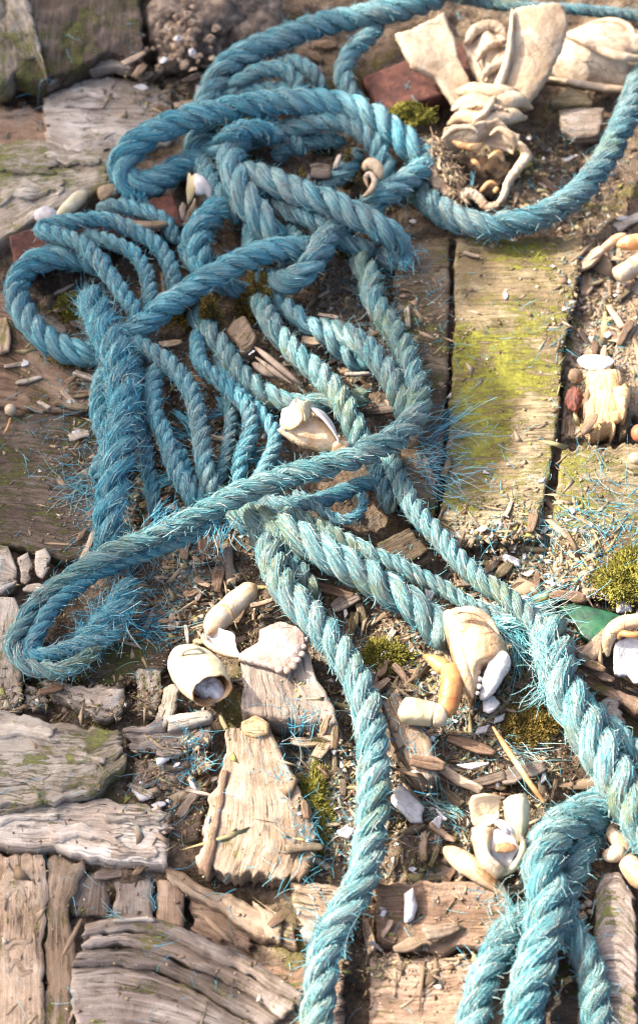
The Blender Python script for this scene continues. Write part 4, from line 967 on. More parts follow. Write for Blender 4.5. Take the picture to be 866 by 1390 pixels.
tuft(850, 690, 200, 40, 70, 90, 'tangled threads at the right edge over the plank', lift=1.5, width=28, rise=0.05, curl=1.4, group=T_)
tuft(790, 790, 60, 50, 60, 70, 'curling threads above the green glass', lift=2, width=28, rise=0.1, curl=1.4, group=T_)
tuft(742, 745, 85, 14, 26, 55, 'few upright threads in the black crack', lift=2, width=6, group=T_)
tuft(240, 790, 60, 70, 120, 45, 'blue threads strewn on the soil below the crossing rope', lift=1.5, width=28, rise=0.15, curl=0.9, group=T_)
tuft(190, 850, 352, 18, 110, 60, 'stiff threads splaying right from the pointed rope loop', lift=4, width=12, group=T_)
tuft(215, 715, 60, 22, 110, 38, 'upright fringe where the crossing rope is fraying', z=34, width=12, rise=0.35, group=T_)
tuft(300, 712, 262, 24, 80, 34, 'beard of threads under the crossing rope', z=30, width=16, rise=-0.1, group=T_)
tuft(160, 830, 250, 30, 120, 45, 'shaggy threads inside the pointed rope loop', z=14, width=16, rise=0.2, group=T_)
tuft(265, 1030, 100, 70, 80, 45, 'threads lodged between the boards left of the sunlit block', lift=1, width=16, rise=0.1, curl=0.9, group=T_)
tuft(400, 1015, 20, 60, 70, 42, 'threads caught under the whitened block', lift=1, width=14, rise=0.1, curl=0.8, group=T_)
tuft(430, 1140, 130, 60, 80, 42, 'threads curling on the crumbs left of the hanging rope', lift=1, width=24, rise=0.1, curl=1.4, group=T_)
tuft(620, 1105, 145, 14, 70, 60, 'combed thread bundle left of the three cupped shells', lift=3, width=9, rise=0.05, group=T_)
tuft(700, 1010, 335, 20, 60, 60, 'threads crossing the long twig', lift=4, width=12, rise=0.05, group=T_)
tuft(600, 985, 40, 70, 70, 40, 'threads scattered round the jointed orange leg', lift=2, width=24, rise=0.1, curl=0.8, group=T_)
tuft(215, 1235, 110, 14, 18, 36, 'small thread bunch between the sawn blocks', lift=1, width=4, group=T_)
tuft(165, 1242, 175, 8, 22, 30, 'small thread bunch on the curved timber', lift=1, width=4, group=T_)
tuft(455, 1285, 140, 30, 170, 52, 'shaggy side of the hanging rope at the bottom edge', z=20, width=14, rise=0.4, group=T_, tone=(0.3, 0.9))
tuft(690, 1246, 80, 40, 110, 26, 'shaggy top of the frayed teal rope end', z=24, width=16, rise=0.4, group=T_)
tuft(500, 400, 200, 70, 60, 50, 'fine threads in the shade below the knot', lift=2, width=30, rise=0.1, curl=0.7, group=T_)
tuft(150, 540, 230, 50, 70, 38, 'threads left of the hanging rope above the dark plank', lift=2, width=24, rise=0.1, group=T_)
tuft(640, 265, 150, 60, 40, 30, 'threads in the shadow behind the bone ring', lift=2, width=30, rise=0.1, group=T_)
tuft(800, 545, 100, 60, 30, 30, 'threads around the orange wood lump', lift=2, width=30, rise=0.1, group=T_)
for px, py, a, ln in ((300, 560, 190, 60), (250, 590, 165, 50), (330, 618, 2, 75), (560, 585, 175, 45), (215, 655, 25, 60), (240, 560, 320, 60), (300, 540, 300, 50)):
    tuft(px, py, a, 4, 40, ln, 'flat bright blue ribbons of fibre under the tangle', z=12, width=4, rise=0.05, curl=0.2, rad=(0.25, 0.4), tone=(0.1, 0.45), group='flat blue fibre ribbons in the tangle')

# ================================================================== bones, claws, shells
sk = empty('dried_bone', 640, 150, 'pale dried bone with two flaring blades over a shrivelled ring of skin', 'bone')
slab('bone_blade', [(539, 44, 44), (560, 84, 36), (594, 106, 28), (622, 148, 18)], [(600, 16, 50), (616, 50, 42), (624, 80, 34), (650, 128, 20)], 0, 5, 'bone', sk, smooth_edge=True, res=1.3, relief=0.7, rag=1.0, ends=1.5, bulge=-3, ras=False)
slab('bone_blade', [(694, 12, 56), (692, 50, 46), (686, 84, 34), (668, 140, 18)], [(762, 2, 58), (770, 40, 48), (748, 94, 34), (712, 146, 18)], 0, 5, 'bone', sk, smooth_edge=True, res=1.3, relief=0.7, rag=0.8, ends=1.5, bulge=4, ras=False)
loft('bone_rim', [(695, 10, 58, 4, 5), (693, 50, 48, 5, 6), (688, 84, 37, 6, 7), (674, 120, 26, 8, 8), (660, 140, 20, 8, 8)], 'bone', sk, rough=0.5)
slab('skin_fold', [(648, 38, 32), (628, 64, 30), (640, 90, 28), (652, 120, 22)], [(682, 36, 33), (693, 60, 32), (688, 86, 30), (672, 124, 22)], 0, 4, 'skin', sk, smooth_edge=True, res=1.2, relief=0.8, rag=2.0, ends=3, bulge=4, fold=2.6, ras=False)
for i, st in enumerate(([(630, 62, 34, 5, 6), (646, 40, 36, 8, 8), (672, 36, 36, 8, 8), (690, 52, 34, 4, 5)],
                        [(646, 84, 33, 4, 5), (662, 64, 36, 6, 7), (688, 56, 36, 4, 5)],
                        [(652, 110, 28, 4, 5), (662, 96, 32, 6, 8), (680, 84, 34, 6, 7), (692, 66, 36, 4, 5)],
                        [(612, 150, 24, 10, 9), (640, 138, 30, 14, 12), (670, 146, 30, 14, 12), (700, 136, 27, 14, 12), (724, 148, 20, 8, 8)],
                        [(606, 170, 24, 6, 7), (630, 158, 31, 12, 11), (660, 164, 33, 14, 12), (690, 158, 30, 14, 11), (716, 160, 22, 8, 8)],
                        [(618, 124, 22, 6, 6), (640, 122, 27, 12, 10), (672, 126, 28, 14, 11), (704, 124, 24, 12, 10)],
                        [(622, 150, 32, 3, 4), (650, 142, 38, 6, 5), (690, 150, 36, 4, 4)],
                        [(640, 168, 36, 4, 4), (660, 150, 40, 5, 5), (672, 130, 36, 4, 4)])):
    loft('skin_fold', st, 'bone' if i > 2 else 'skin', sk, rough=2.2, n=44, m=20, bumps=0.8)
slab('skin_lip', [(590, 196, 22), (610, 174, 34), (640, 170, 38), (676, 166, 38), (708, 186, 32)], [(602, 206, 18), (618, 192, 26), (645, 190, 30), (676, 186, 30), (698, 208, 24)], 0, 5, 'skin', sk, smooth_edge=True, res=0.9, relief=1.1, rag=2.6, ends=2, bulge=3, fold=2.0, ras=False)
loft('bone_strut', [(704, 192, 30, 8, 8), (713, 212, 27, 9, 9), (701, 230, 23, 7, 7), (689, 248, 20, 5, 6), (683, 266, 17, 6, 6), (672, 280, 14, 9, 7)], 'bone', sk, rough=1.4, n=60, bumps=0.6)
loft('skin_fold', [(678, 276, 15, 8, 7), (662, 281, 13, 7, 6), (648, 268, 15, 7, 7), (632, 262, 15, 9, 8), (620, 268, 13, 6, 6)], 'skin', sk, rough=2.2, n=50, bumps=1.6)
q_ = 420
ax_ = RNG.random(q_); fx_ = 582 + 44 * ax_ + RNG.normal(0, 8, q_); fy_ = 190 + 74 * ax_ + RNG.normal(0, 6, q_)
fm_ = fibre_mesh('crust_fibres', un(fx_, fy_, (26 - 13 * ax_ + RNG.normal(0, 2, q_)) * MM), RNG.normal(size=(q_, 3)) + np.array([0.5, -1.0, 0.2]), RNG.uniform(3, 9, q_) * MM, RNG.uniform(0.2, 0.6, q_) * MM, RNG.uniform(0.0, 0.75, q_), curl=1.4, droop=0.4, seg=4, mat='crumb')
link('crust_fibres', fm_, sk)['kind'] = 'stuff'
loft('skin_fold', [(664, 184, 38, 4, 4), (678, 176, 40, 5, 5), (694, 186, 38, 5, 5), (700, 200, 32, 4, 4)], 'bone', sk, rough=0.9, n=30)
loft('skin_fold', [(598, 190, 34, 4, 4), (616, 176, 38, 5, 5), (640, 174, 40, 4, 4), (650, 182, 38, 3, 3)], 'skin', sk, rough=0.9, n=30)
loft('crusty_edge', [(594, 186, 22, 6, 7), (582, 200, 22, 9, 9), (580, 222, 20, 10, 9), (590, 244, 17, 11, 9), (608, 260, 14, 11, 8), (628, 270, 12, 8, 7)], 'crust', sk, rough=1.6, n=70, bumps=2.0)
for k in range(46):
    a = RNG.uniform(0, 1); x = 584 + 42 * a + RNG.normal(0, 6); y = 194 + 68 * a + RNG.normal(0, 5)
    loft('crust_strand', [(x, y, 24 - 10 * a, 2, 2), (x + RNG.uniform(2, 10), y + RNG.uniform(6, 16), 26 - 12 * a, 2.4, 2.4), (x + RNG.uniform(4, 16), y + RNG.uniform(14, 26), 20 - 10 * a, 1.4, 1.4)], 'crust' if k % 3 else 'skin', sk, n=12, m=7, rough=0.6)
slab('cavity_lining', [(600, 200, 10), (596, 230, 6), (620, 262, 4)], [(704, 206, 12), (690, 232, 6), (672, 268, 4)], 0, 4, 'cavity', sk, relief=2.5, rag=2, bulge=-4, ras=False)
loft('inner_bone', [(612, 190, 26, 5, 6), (630, 198, 24, 7, 7), (648, 198, 26, 6, 6), (656, 188, 28, 4, 4)], 'rim', sk, rough=0.5, n=24)
for st in ([(650, 262, 12, 4, 4), (664, 248, 16, 4, 4), (676, 252, 15, 3, 3)], [(662, 216, 14, 5, 5), (676, 208, 18, 6, 5), (684, 220, 14, 4, 4)], [(670, 262, 14, 4, 4), (676, 254, 17, 4, 4)], [(640, 216, 10, 6, 4), (652, 228, 10, 4, 4)]):
    loft('inner_bone', st, 'rim', sk, rough=0.6, n=16, m=10)
tuft(640, 252, 78, 6, 14, 34, z=14, width=2, rise=0.2, curl=0.1, parent=sk, name='caught_fibre', rad=(0.25, 0.4))

s2 = empty('dried_skin', 800, 80, 'crumpled sheet of dried pale skin at the upper right edge', 'dried skin')
slab('skin_sheet', [(764, 44, 22), (800, 62, 30), (840, 78, 26), (900, 84, 20)], [(738, 104, 6), (780, 112, 8), (830, 120, 10), (900, 124, 8)], 0, 4, 'skin', s2, smooth_edge=True, res=1.4, relief=0.7, rag=2, bulge=6, fold=1.2, ras=False)
slab('skin_sheet', [(766, 46, 20), (796, 32, 26), (828, 28, 26), (870, 42, 24), (900, 60, 20)], [(770, 52, 24), (806, 62, 30), (838, 74, 28), (868, 70, 26), (900, 74, 22)], 0, 4, 'skin', s2, smooth_edge=True, res=1.4, relief=0.6, rag=1.2, bulge=5, fold=0.8, ras=False)
loft('skin_fold', [(762, 46, 24, 4, 5), (800, 60, 32, 7, 7), (836, 76, 32, 8, 7), (870, 80, 28, 6, 6), (900, 84, 24, 6, 6)], 'skin', s2, rough=1.2)
loft('skin_fold', [(790, 36, 26, 4, 4), (824, 28, 30, 5, 5), (852, 36, 30, 5, 5), (864, 56, 28, 4, 4)], 'bone', s2, rough=1.0)
loft('skin_fold', [(742, 106, 12, 4, 4), (790, 114, 15, 6, 6), (836, 121, 15, 6, 6), (900, 124, 12, 6, 6)], 'skin', s2, rough=1.2)

# rusty strips
for nm, a, b, z, th, lb in (('rusty_strip', [(490, 104), (560, 78), (640, 52), (690, 36)], [(520, 152), (602, 126), (660, 106), (716, 88)], 17, 12, 'flat rusty iron strip under the pale dried bone'),
                            ('rusty_strip', [(12, 320), (60, 304), (120, 290), (236, 262)], [(22, 374), (70, 352), (130, 334), (250, 306)], 11, 12, 'flat rusty iron strip beneath the folded thin rope on the left')):
    slab(nm, a, b, z, th, 'rust', label=lb, cat='rusty iron', relief=0.25, rag=0.5, ends=0.8, res=1.5)

# barnacle stone
st_ = empty('barnacle_stone', 260, 40, 'dark stone crusted with whitish barnacles at the top edge', 'stone')
blob('stone_body', 262, 40, 2, 84, 84, 62, 'stone', st_, amp=0.28, freq=45, m=60, fine=0.04)
blob('stone_body', 330, 20, 2, 60, 70, 60, 'stone', st_, amp=0.3, freq=45, m=44, fine=0.04)
prot = None
def barnacle_mesh():
    m, hts = 16, [(1.0, 0.0), (0.82, 0.45), (0.6, 0.85), (0.45, 1.0), (0.34, 0.92), (0.25, 0.55)]
    ang = np.linspace(0, 2 * math.pi, m, endpoint=False); rg = []
    for r, h in hts:
        rr = r * (1 + 0.10 * np.cos(ang * 6))
        rg.append(np.stack([rr * np.cos(ang), rr * np.sin(ang), np.full(m, h * 0.8)], -1))
    V = np.vstack(rg + [np.array([[0, 0, 0.35]])])
    i = np.arange(len(hts) - 1)[:, None] * m; j = np.arange(m)[None]
    q = np.stack([i + j, i + (j + 1) % m, i + m + (j + 1) % m, i + m + j], -1).reshape(-1, 4)
    t = np.stack([(len(hts) - 1) * m + np.arange(m), (len(hts) - 1) * m + (np.arange(m) + 1) % m, np.full(m, len(V) - 1)], -1)
    return build_mesh('barnacle', V, [q, t], M['flake'])
bme = barnacle_mesh(); bme2 = bme.copy(); bme2.materials.clear(); bme2.materials.append(M['crust'])
for k in range(80):
    x = RNG.uniform(190, 345); y = RNG.uniform(-5, 96)
    if k < 70: x = RNG.normal(240, 22); y = RNG.normal(48, 22)
    dx, dy = (x - 262) / 84, (y - 40) / 76
    rr = dx * dx + dy * dy
    if rr > 0.85: continue
    z = (2 + 62 * 0.392 * math.sqrt(1 - rr) * 0.95)
    o = link('barnacle', bme if RNG.random() < 0.10 else bme2, st_)
    p = un(x, y, z * MM); o.location = p
    s = RNG.uniform(1.2, 3.6) * MM; o.scale = (s, s * RNG.uniform(0.8, 1.2), s * RNG.uniform(0.6, 1.1))
    o.rotation_euler = (dy * -0.6 + RNG.normal(0, 0.2) - 0.2, dx * 0.8 + RNG.normal(0, 0.2), RNG.uniform(0, 6))

# open claw in the middle
c1 = empty('crab_claw', 425, 578, 'broken crab claw with a lilac white opening lying on the crossing rope', 'crab claw')
loft('claw_shell', [(461, 608, 40, 9, 9), (450, 602, 40, 15, 13), (430, 590, 40, 24, 19), (410, 577, 40, 28, 21), (396, 568, 40, 26, 20)], 'claw', c1, hollow=True, inner='white_in', n=40, m=26, rough=0.6, cap=(0.3, 0))
slab('claw_valve', [(416, 550, 52), (432, 562, 55), (450, 582, 52), (460, 598, 47)], [(440, 558, 42), (452, 574, 42), (458, 590, 42), (462, 602, 42)], 0, 1.6, 'white_in', c1, smooth_edge=True, res=0.9, relief=0.1, rag=0.3, ends=0.5, bulge=2.5, ras=False)
slab('claw_rim', [(378, 572, 46), (384, 556, 54), (400, 538, 58)], [(386, 584, 46), (398, 572, 52), (411, 566, 56)], 0, 1.6, 'white_in', c1, res=0.8, relief=0.5, rag=1.5, ends=1.5, bulge=-2.5, ras=False)
slab('claw_rim', [(402, 540, 57), (410, 544, 57), (420, 542, 54)], [(408, 566, 54), (416, 570, 54), (424, 562, 50)], 0, 1.6, 'cream', c1, res=0.8, relief=0.4, rag=1.0, ends=1.0, bulge=2, ras=False)
loft('claw_rim', [(380, 574, 47, 2, 2), (394, 582, 50, 2.4, 2.4), (410, 568, 57, 2.2, 2.2), (402, 540, 60, 1.8, 1.8)], 'rim', c1, n=26, m=8, rough=0.5)
blob('claw_knuckle', 461, 607, 40, 12, 10, 10, 'claw', c1, amp=0.25, freq=200, m=16)

# leg and carapace fragment over the whitened block
c2 = empty('crab_limb', 310, 840, 'fat pale crab leg with a brown band and a ragged hollow lower end', 'crab leg')
loft('leg_segment', [(348, 795, 14, 9, 9), (334, 805, 15, 14, 13), (310, 826, 15, 16, 15), (292, 846, 14, 15, 14), (281, 862, 12, 11, 11)], 'claw', c2, n=50, m=22, rough=0.6, cap=(0.15, 0.2))
loft('leg_band', [(296, 820, 23, 1.6, 1.6), (306, 822, 28, 2, 2), (314, 832, 28, 2, 2), (318, 842, 22, 1.6, 1.6)], 'rim', c2, n=20, m=8, rough=0.4)
slab('leg_hollow', [(276, 856, 12), (296, 852, 17), (318, 858, 20)], [(278, 872, 10), (300, 884, 12), (330, 890, 18)], 0, 1.8, 'white_in', c2, smooth_edge=True, res=0.9, relief=0.4, rag=1.2, ends=2, bulge=-4, ras=False)
loft('leg_hollow', [(276, 858, 12, 3, 4), (278, 870, 12, 4, 5), (298, 884, 14, 4, 5), (326, 892, 19, 3, 3)], 'claw', c2, n=24, m=10, rough=0.5)
cf = slab('crab_shell_fragment', [(322, 886, 0), (350, 868, 2), (352, 852, 3), (380, 842, 4), (402, 846, 4), (415, 860, 3)], [(324, 896, 0), (345, 900, 1), (368, 908, 1), (390, 912, 1), (404, 900, 1), (414, 880, 1)], 19, 2.2, 'carapace', None,
     'flat pinkish crab shell fragment with a scalloped rim on the whitened block', 'crab shell', res=0.9, relief=0.45, rag=1.3, ends=1.5, bulge=2.5, ras=False)
for x, y in ((414, 868), (412, 878), (410, 888), (404, 896), (398, 904), (390, 910), (380, 909)):
    blob('shell_bead', x, y, 20.5, 5, 4.5, 4, 'carapace', cf, amp=0.2, freq=200, m=10)

# smooth cream claw
c3 = empty('crab_claw', 268, 915, 'smooth cream crab claw joint lying beside the whitened block', 'crab claw')
loft('claw_shell', [(240, 886, 8, 15, 14), (249, 894, 12, 24, 20), (264, 908, 17, 31, 25), (278, 924, 22, 31, 25), (288, 938, 26, 27, 22)], 'cream', c3, hollow=True, inner='rim', n=44, m=28, rough=0.6, cap=(0.28, 0), wall=0.92)
blob('claw_flesh', 282, 932, 18, 20, 18, 14, 'white_in', c3, amp=0.35, freq=180, m=22)
loft('claw_collar', [(243, 900, 18, 2, 2), (250, 884, 28, 2.4, 2.4), (266, 880, 30, 2.4, 2.4), (280, 886, 24, 2, 2)], 'cream', c3, n=24, m=8, rough=0.2)
slab('shell_flake', [(231, 884, 2), (236, 882, 3), (243, 884, 4)], [(234, 902, 2), (239, 904, 3), (245, 898, 4)], 6, 1.2, 'flake', None, 'small white flake standing left of the smooth cream claw', 'shell piece', res=0.8, relief=0.2, rag=0.5, ras=False)

# big pincer
c4 = empty('crab_claw', 645, 870, 'big tan crab pincer with fixed and moving finger by the fat slanting rope', 'crab claw')
slab('claw_palm', [(602, 828, 0), (606, 850, 2), (616, 884, 2), (628, 914, 0), (641, 945, -4)], [(628, 823, 0), (664, 836, 1), (686, 868, 1), (684, 896, 0), (656, 906, -2), (646, 944, -5)], 24, 16, 'clawtan', c4, res=0.8, relief=1.1, rag=0.9, ends=2.0, bulge=6.5, rnd=2.5, ras=False, smooth_edge=True)
loft('claw_finger', [(611, 842, 22, 5, 5), (618, 868, 25, 8, 8), (627, 900, 25, 9, 10), (635, 926, 23, 8, 8), (642, 948, 19, 2, 2)], 'claw', c4, n=44, m=18, rough=0.5, cap=(0.3, 0.1))
loft('claw_finger', [(682, 884, 24, 11, 10), (677, 902, 24, 14, 12), (668, 924, 21, 12, 10), (658, 942, 17, 7, 6), (652, 950, 15, 3, 3)], 'white_in', c4, n=40, m=18, rough=0.6, cap=(0.2, 0.1))
for x, y, s in ((648, 912, 4), (650, 922, 4.4), (650, 932, 4), (648, 941, 3), (660, 914, 4), (658, 924, 4)):
    blob('claw_tooth', x, y, 22, s, s, s, 'white_in', c4, amp=0.15, freq=200, m=10)
loft('claw_ridge', [(612, 836, 34, 3, 3), (628, 828, 38, 5, 4), (646, 830, 39, 5, 4), (664, 842, 36, 4, 4), (678, 862, 33, 3, 3)], 'claw', c4, n=40, m=10, rough=0.9)
slab('shell_flake', [(652, 944, 4), (662, 940, 6), (676, 946, 5)], [(655, 962, 4), (664, 966, 5), (680, 956, 4)], 8, 1.4, 'flake', None, 'bright white flake just below the tip of the big pincer', 'shell piece', res=0.8, relief=0.3, rag=0.6, ras=False)

# jointed leg
c5 = empty('crab_limb', 600, 930, 'jointed crab leg with an orange tip and cream base below the big pincer', 'crab leg')
loft('leg_tip', [(573, 890, 18, 2, 2), (584, 894, 20, 6, 6), (597, 902, 20, 10, 9), (607, 912, 20, 11, 10)], 'orangeshell', c5, n=30, m=16, rough=0.6, cap=(0.1, 0.2))
loft('leg_segment', [(610, 902, 22, 12, 11), (613, 922, 23, 15, 14), (611, 944, 22, 14, 13), (606, 964, 20, 11, 10), (603, 974, 18, 7, 7)], 'orangeshell', c5, n=44, m=20, rough=0.6, cap=(0.15, 0.2))
loft('leg_segment', [(548, 964, 20, 14, 12), (556, 965, 21, 16, 13), (580, 968, 20, 15, 12), (590, 970, 20, 14, 12)], 'cream', c5, n=40, m=24, rough=0.5, cap=(0.05, 0.05), square=3.2)
loft('leg_joint', [(588, 970, 20, 14, 13), (596, 971, 20, 15, 14), (602, 971, 19, 12, 11)], 'claw', c5, n=24, m=18, rough=0.6, cap=(0.15, 0.3))

# three cupped shells
c6 = empty('broken_crab_claw', 680, 1120, 'broken crab claw base of three bright cupped shell lobes', 'crab shell')
slab('shell_lobe', [(636, 1088, 26), (642, 1080, 33), (662, 1076, 36), (681, 1080, 34)], [(642, 1118, 22), (654, 1122, 22), (668, 1118, 23), (678, 1108, 26)], 0, 2, 'claw', c6, smooth_edge=True, res=0.9, relief=0.2, rag=0.4, ends=0.6, bulge=-7, ras=False)
slab('shell_lobe', [(682, 1084, 0), (686, 1106, -2), (695, 1126, -5), (704, 1144, -9)], [(713, 1073, 0), (718, 1094, -1), (717, 1122, -5), (709, 1146, -9)], 30, 5, 'cream', c6, smooth_edge=True, res=0.8, relief=0.35, rag=0.5, ends=0.8, bulge=6, rnd=2, ras=False)
slab('shell_lobe', [(640, 1119, 10), (645, 1145, 9), (655, 1172, 6), (676, 1188, 3)], [(672, 1122, 12), (668, 1142, 12), (668, 1160, 10), (690, 1178, 6)], 18, 14, 'claw', c6, smooth_edge=True, res=0.9, relief=0.3, rag=0.4, ends=0.8, bulge=4, rnd=3, ras=False)
slab('shell_inside', [(668, 1122, 30), (665, 1142, 30), (668, 1176, 20)], [(698, 1128, 32), (706, 1150, 28), (692, 1178, 20)], 0, 10, 'white_in', c6, res=0.8, relief=2.2, rag=1.5, ends=1.5, ras=False)
loft('shell_rim', [(700, 1126, 30, 3, 4), (710, 1148, 28, 4, 6), (698, 1176, 20, 5, 7), (676, 1188, 16, 6, 7)], 'cream', c6, n=30, m=10, rough=0.4)
blob('shell_hole', 681, 1150, 28, 12, 9, 4, 'rim', c6, amp=0.4, freq=200, m=18)
for st in ([(670, 1114, 34, 3, 3), (682, 1122, 37, 4, 4), (692, 1134, 34, 3, 3)], [(676, 1112, 35, 2, 2), (690, 1122, 37, 3, 3), (700, 1136, 32, 2, 2)]):
    loft('shell_hinge', st, 'white_in', c6, n=14, m=8, rough=0.6)
c7 = empty('crab_limb', 640, 1180, 'smooth tapering crab leg just below the three cupped lobes', 'crab leg')
loft('leg_segment', [(602, 1150, 12, 5, 5), (612, 1158, 14, 10, 9), (630, 1171, 15, 13, 11), (650, 1186, 14, 11, 9), (672, 1202, 12, 8, 7), (690, 1218, 9, 6, 5)], 'claw', c7, n=50, m=20, rough=0.4, cap=(0.15, 0.15))
slab('leg_split', [(640, 1172, 22), (656, 1180, 20), (674, 1192, 16)], [(644, 1178, 22), (656, 1190, 20), (676, 1204, 15)], 0, 1.5, 'rim', c7, res=0.8, relief=0.3, rag=0.6, ras=False)

# right edge shell with an orange rim
c8 = empty('crab_shell', 850, 890, 'big crab shell with white hollow and orange rim at the right edge', 'crab shell')
slab('shell_inside', [(836, 868, 18), (833, 890, 16), (834, 914, 14)], [(900, 850, 26), (900, 890, 16), (900, 940, 12)], 0, 3, 'white_in', c8, smooth_edge=True, res=1.0, relief=0.3, rag=0.6, bulge=-4, ras=False)
loft('shell_wall', [(824, 892, 10, 7, 8), (824, 872, 16, 9, 10), (832, 854, 22, 10, 11), (850, 845, 27, 10, 10), (874, 842, 28, 9, 9), (900, 842, 28, 9, 9)], 'claw', c8, n=50, m=18, rough=0.5)
loft('shell_rim', [(838, 868, 22, 3, 3), (844, 860, 27, 4, 4), (860, 862, 29, 4, 4), (880, 858, 30, 4, 4), (900, 858, 30, 4, 4)], 'orangeshell', c8, n=40, m=10, rough=0.4)
slab('shell_inside', [(838, 912, 8), (860, 924, 8), (900, 936, 8)], [(846, 918, 4), (870, 932, 4), (900, 944, 4)], 0, 3, 'claw', c8, res=1.0, relief=0.3, rag=0.6, ras=False)

# claw joint below the thickest rope
c9 = empty('crab_claw', 840, 1150, 'tan knobbly claw joint poking out under the thickest rope', 'crab claw')
loft('claw_knuckle', [(827, 1120, 14, 5, 6), (832, 1134, 14, 9, 9), (844, 1146, 13, 12, 11), (860, 1152, 12, 10, 9)], 'claw', c9, n=30, m=16, rough=0.9)
loft('claw_knuckle', [(818, 1158, 10, 6, 6), (830, 1160, 13, 11, 10), (848, 1150, 14, 11, 10)], 'bone', c9, n=30, m=16, rough=0.9)
loft('claw_shell', [(842, 1160, 10, 9, 8), (858, 1178, 12, 14, 12), (880, 1204, 12, 16, 13)], 'claw', c9, n=30, m=18, rough=0.4)
for x, y in ((789, 1230), (800, 1238), (782, 1240), (798, 1226), (792, 1244)):
    tag(blob('yellow_crumb', x, y, 6, 5, 4, 4, 'pebble', amp=0.4, freq=250, m=10), 'small yellowish crumb beside the pointed grey board, ' + {789: 'middle', 800: 'right', 782: 'left', 798: 'top', 792: 'bottom'}[x] + ' of five', 'crumb', 'yellowish crumbs beside the pointed grey board')

# legs at the right edge
c10 = empty('crab_limb', 830, 340, 'thin bent tan crab leg at the upper right of the broad mossy plank', 'crab leg')
loft('leg_segment', [(798, 354, 8, 4, 4), (816, 340, 10, 6, 6), (836, 324, 13, 7, 6), (850, 318, 14, 6, 6)], 'claw', c10, n=34, m=14, rough=0.3)
loft('leg_segment', [(834, 334, 10, 6, 6), (846, 330, 13, 11, 10), (864, 328, 14, 13, 11), (900, 322, 14, 11, 10)], 'orangeshell', c10, n=34, m=16, rough=0.35)
c11 = link_ = loft('crab_limb', [(834, 376, 9, 12, 11), (848, 368, 10, 14, 13), (870, 356, 10, 15, 14), (910, 338, 10, 15, 14)], 'claw', None, 'plump bleached leg piece below the thin bent tan leg', 'crab leg', n=40, m=20, rough=0.6, cap=(0.06, 0.1))

# limpet, orange lump, nut
def limpet(px, py, z, r, tilt, label):
    m = 40
    rr = np.linspace(0.02, 1, 14); a = np.linspace(0, 2 * math.pi, m, endpoint=False)
    Rr, A_ = np.meshgrid(rr, a, indexing='ij')
    e = 1 + 0.05 * np.sin(A_ * 3 + 1) + 0.02 * np.cos(A_ * 9)
    X = Rr * np.cos(A_) * r * e * 1.1; Y = Rr * np.sin(A_) * r * e * 0.8; Z = r * 0.34 * (1 - Rr ** 1.6) + 0.012 * r * np.sin(A_ * 22) * Rr
    V = np.stack([X, Y, Z], -1).reshape(-1, 3)
    i = np.arange(13)[:, None] * m; j = np.arange(m)[None]
    q = np.stack([i + j, i + m + j, i + m + (j + 1) % m, i + (j + 1) % m], -1).reshape(-1, 4)
    n0 = len(V); V2 = V.copy(); V2[:, 2] -= 0.05 * r
    rim = 13 * m + np.arange(m)
    f2 = np.stack([rim, rim + n0, np.roll(rim, -1) + n0, np.roll(rim, -1)], -1)
    me = build_mesh('limpet_shell', np.vstack([V, V2]), [q, q[:, ::-1] + n0, f2], M['white_in'])
    o = link('limpet_shell', me, None, label, 'shell'); o.location = un(px, py, z * MM); o.rotation_euler = tilt
limpet(808, 491, 8, 24 * PX, (-0.30, 0.05, 0.1), 'white limpet shell above the orange wood lump')
ow = empty('orange_wood', 824, 544, 'crumbly orange lump of rotten wood below the white limpet shell', 'rotten wood')
slab('wood_body', [(796, 504), (800, 530), (797, 556), (804, 580)], [(838, 500), (848, 526), (846, 556), (836, 584)], 11, 16, 'orange', ow, relief=2.0, rag=2.2, ends=3, bulge=4, crack=2.5, res=0.9, ras=False)
slab('wood_flake', [(826, 520), (832, 545), (834, 570)], [(852, 522), (857, 545), (848, 574)], 14, 8, 'orange', ow, relief=1.8, rag=2.2, ends=3, bulge=3, crack=2, res=0.9, ras=False, grain='v')
slab('wood_flake', [(830, 560), (838, 574), (840, 590)], [(852, 560), (854, 572), (850, 588)], 8, 8, 'mossy', ow, relief=1.2, rag=2, ends=2, res=0.9, ras=False)
for st, m_ in (([(790, 590, 3, 5, 5), (800, 575, 8, 9, 8), (812, 562, 10, 10, 8)], 'tan'), ([(800, 520, 8, 6, 6), (796, 545, 8, 4, 4), (792, 570, 4, 3, 3)], 'tan')):
    loft('wood_shard', st, m_, ow, n=24, m=12, rough=1.0)
for x, y, s in ((846, 548, 7), (838, 566, 8), (815, 572, 6)):
    blob('wood_crumb', x, y, 13, s, s, s * 0.8, 'orange', ow, amp=0.6, freq=220, m=18)
tag(blob('brown_nut', 779, 541, 3, 12, 23, 13, 'nut', amp=0.12, freq=120, m=40, rot=-0.12, ridge=0.12), 'wrinkled dark red brown nut in the gap beside the orange lump', 'nut')
tag(blob('twig_bit', 780, 512, 3, 10, 10, 9, 'tan', amp=0.4, freq=140, m=16), 'pale knobbly crumb on top of the wrinkled nut', 'wood crumb')
tag(blob('red_pebble', 866, 588, 8, 11, 14, 11, 'red', amp=0.1, m=16), 'red pebble cut by the right edge on the short weathered plank', 'pebble')
tag(blob('pale_pebble', 862, 622, 6, 10, 9, 8, 'pebble', amp=0.15, m=14), 'pale pebble below the red pebble at the right edge', 'pebble')

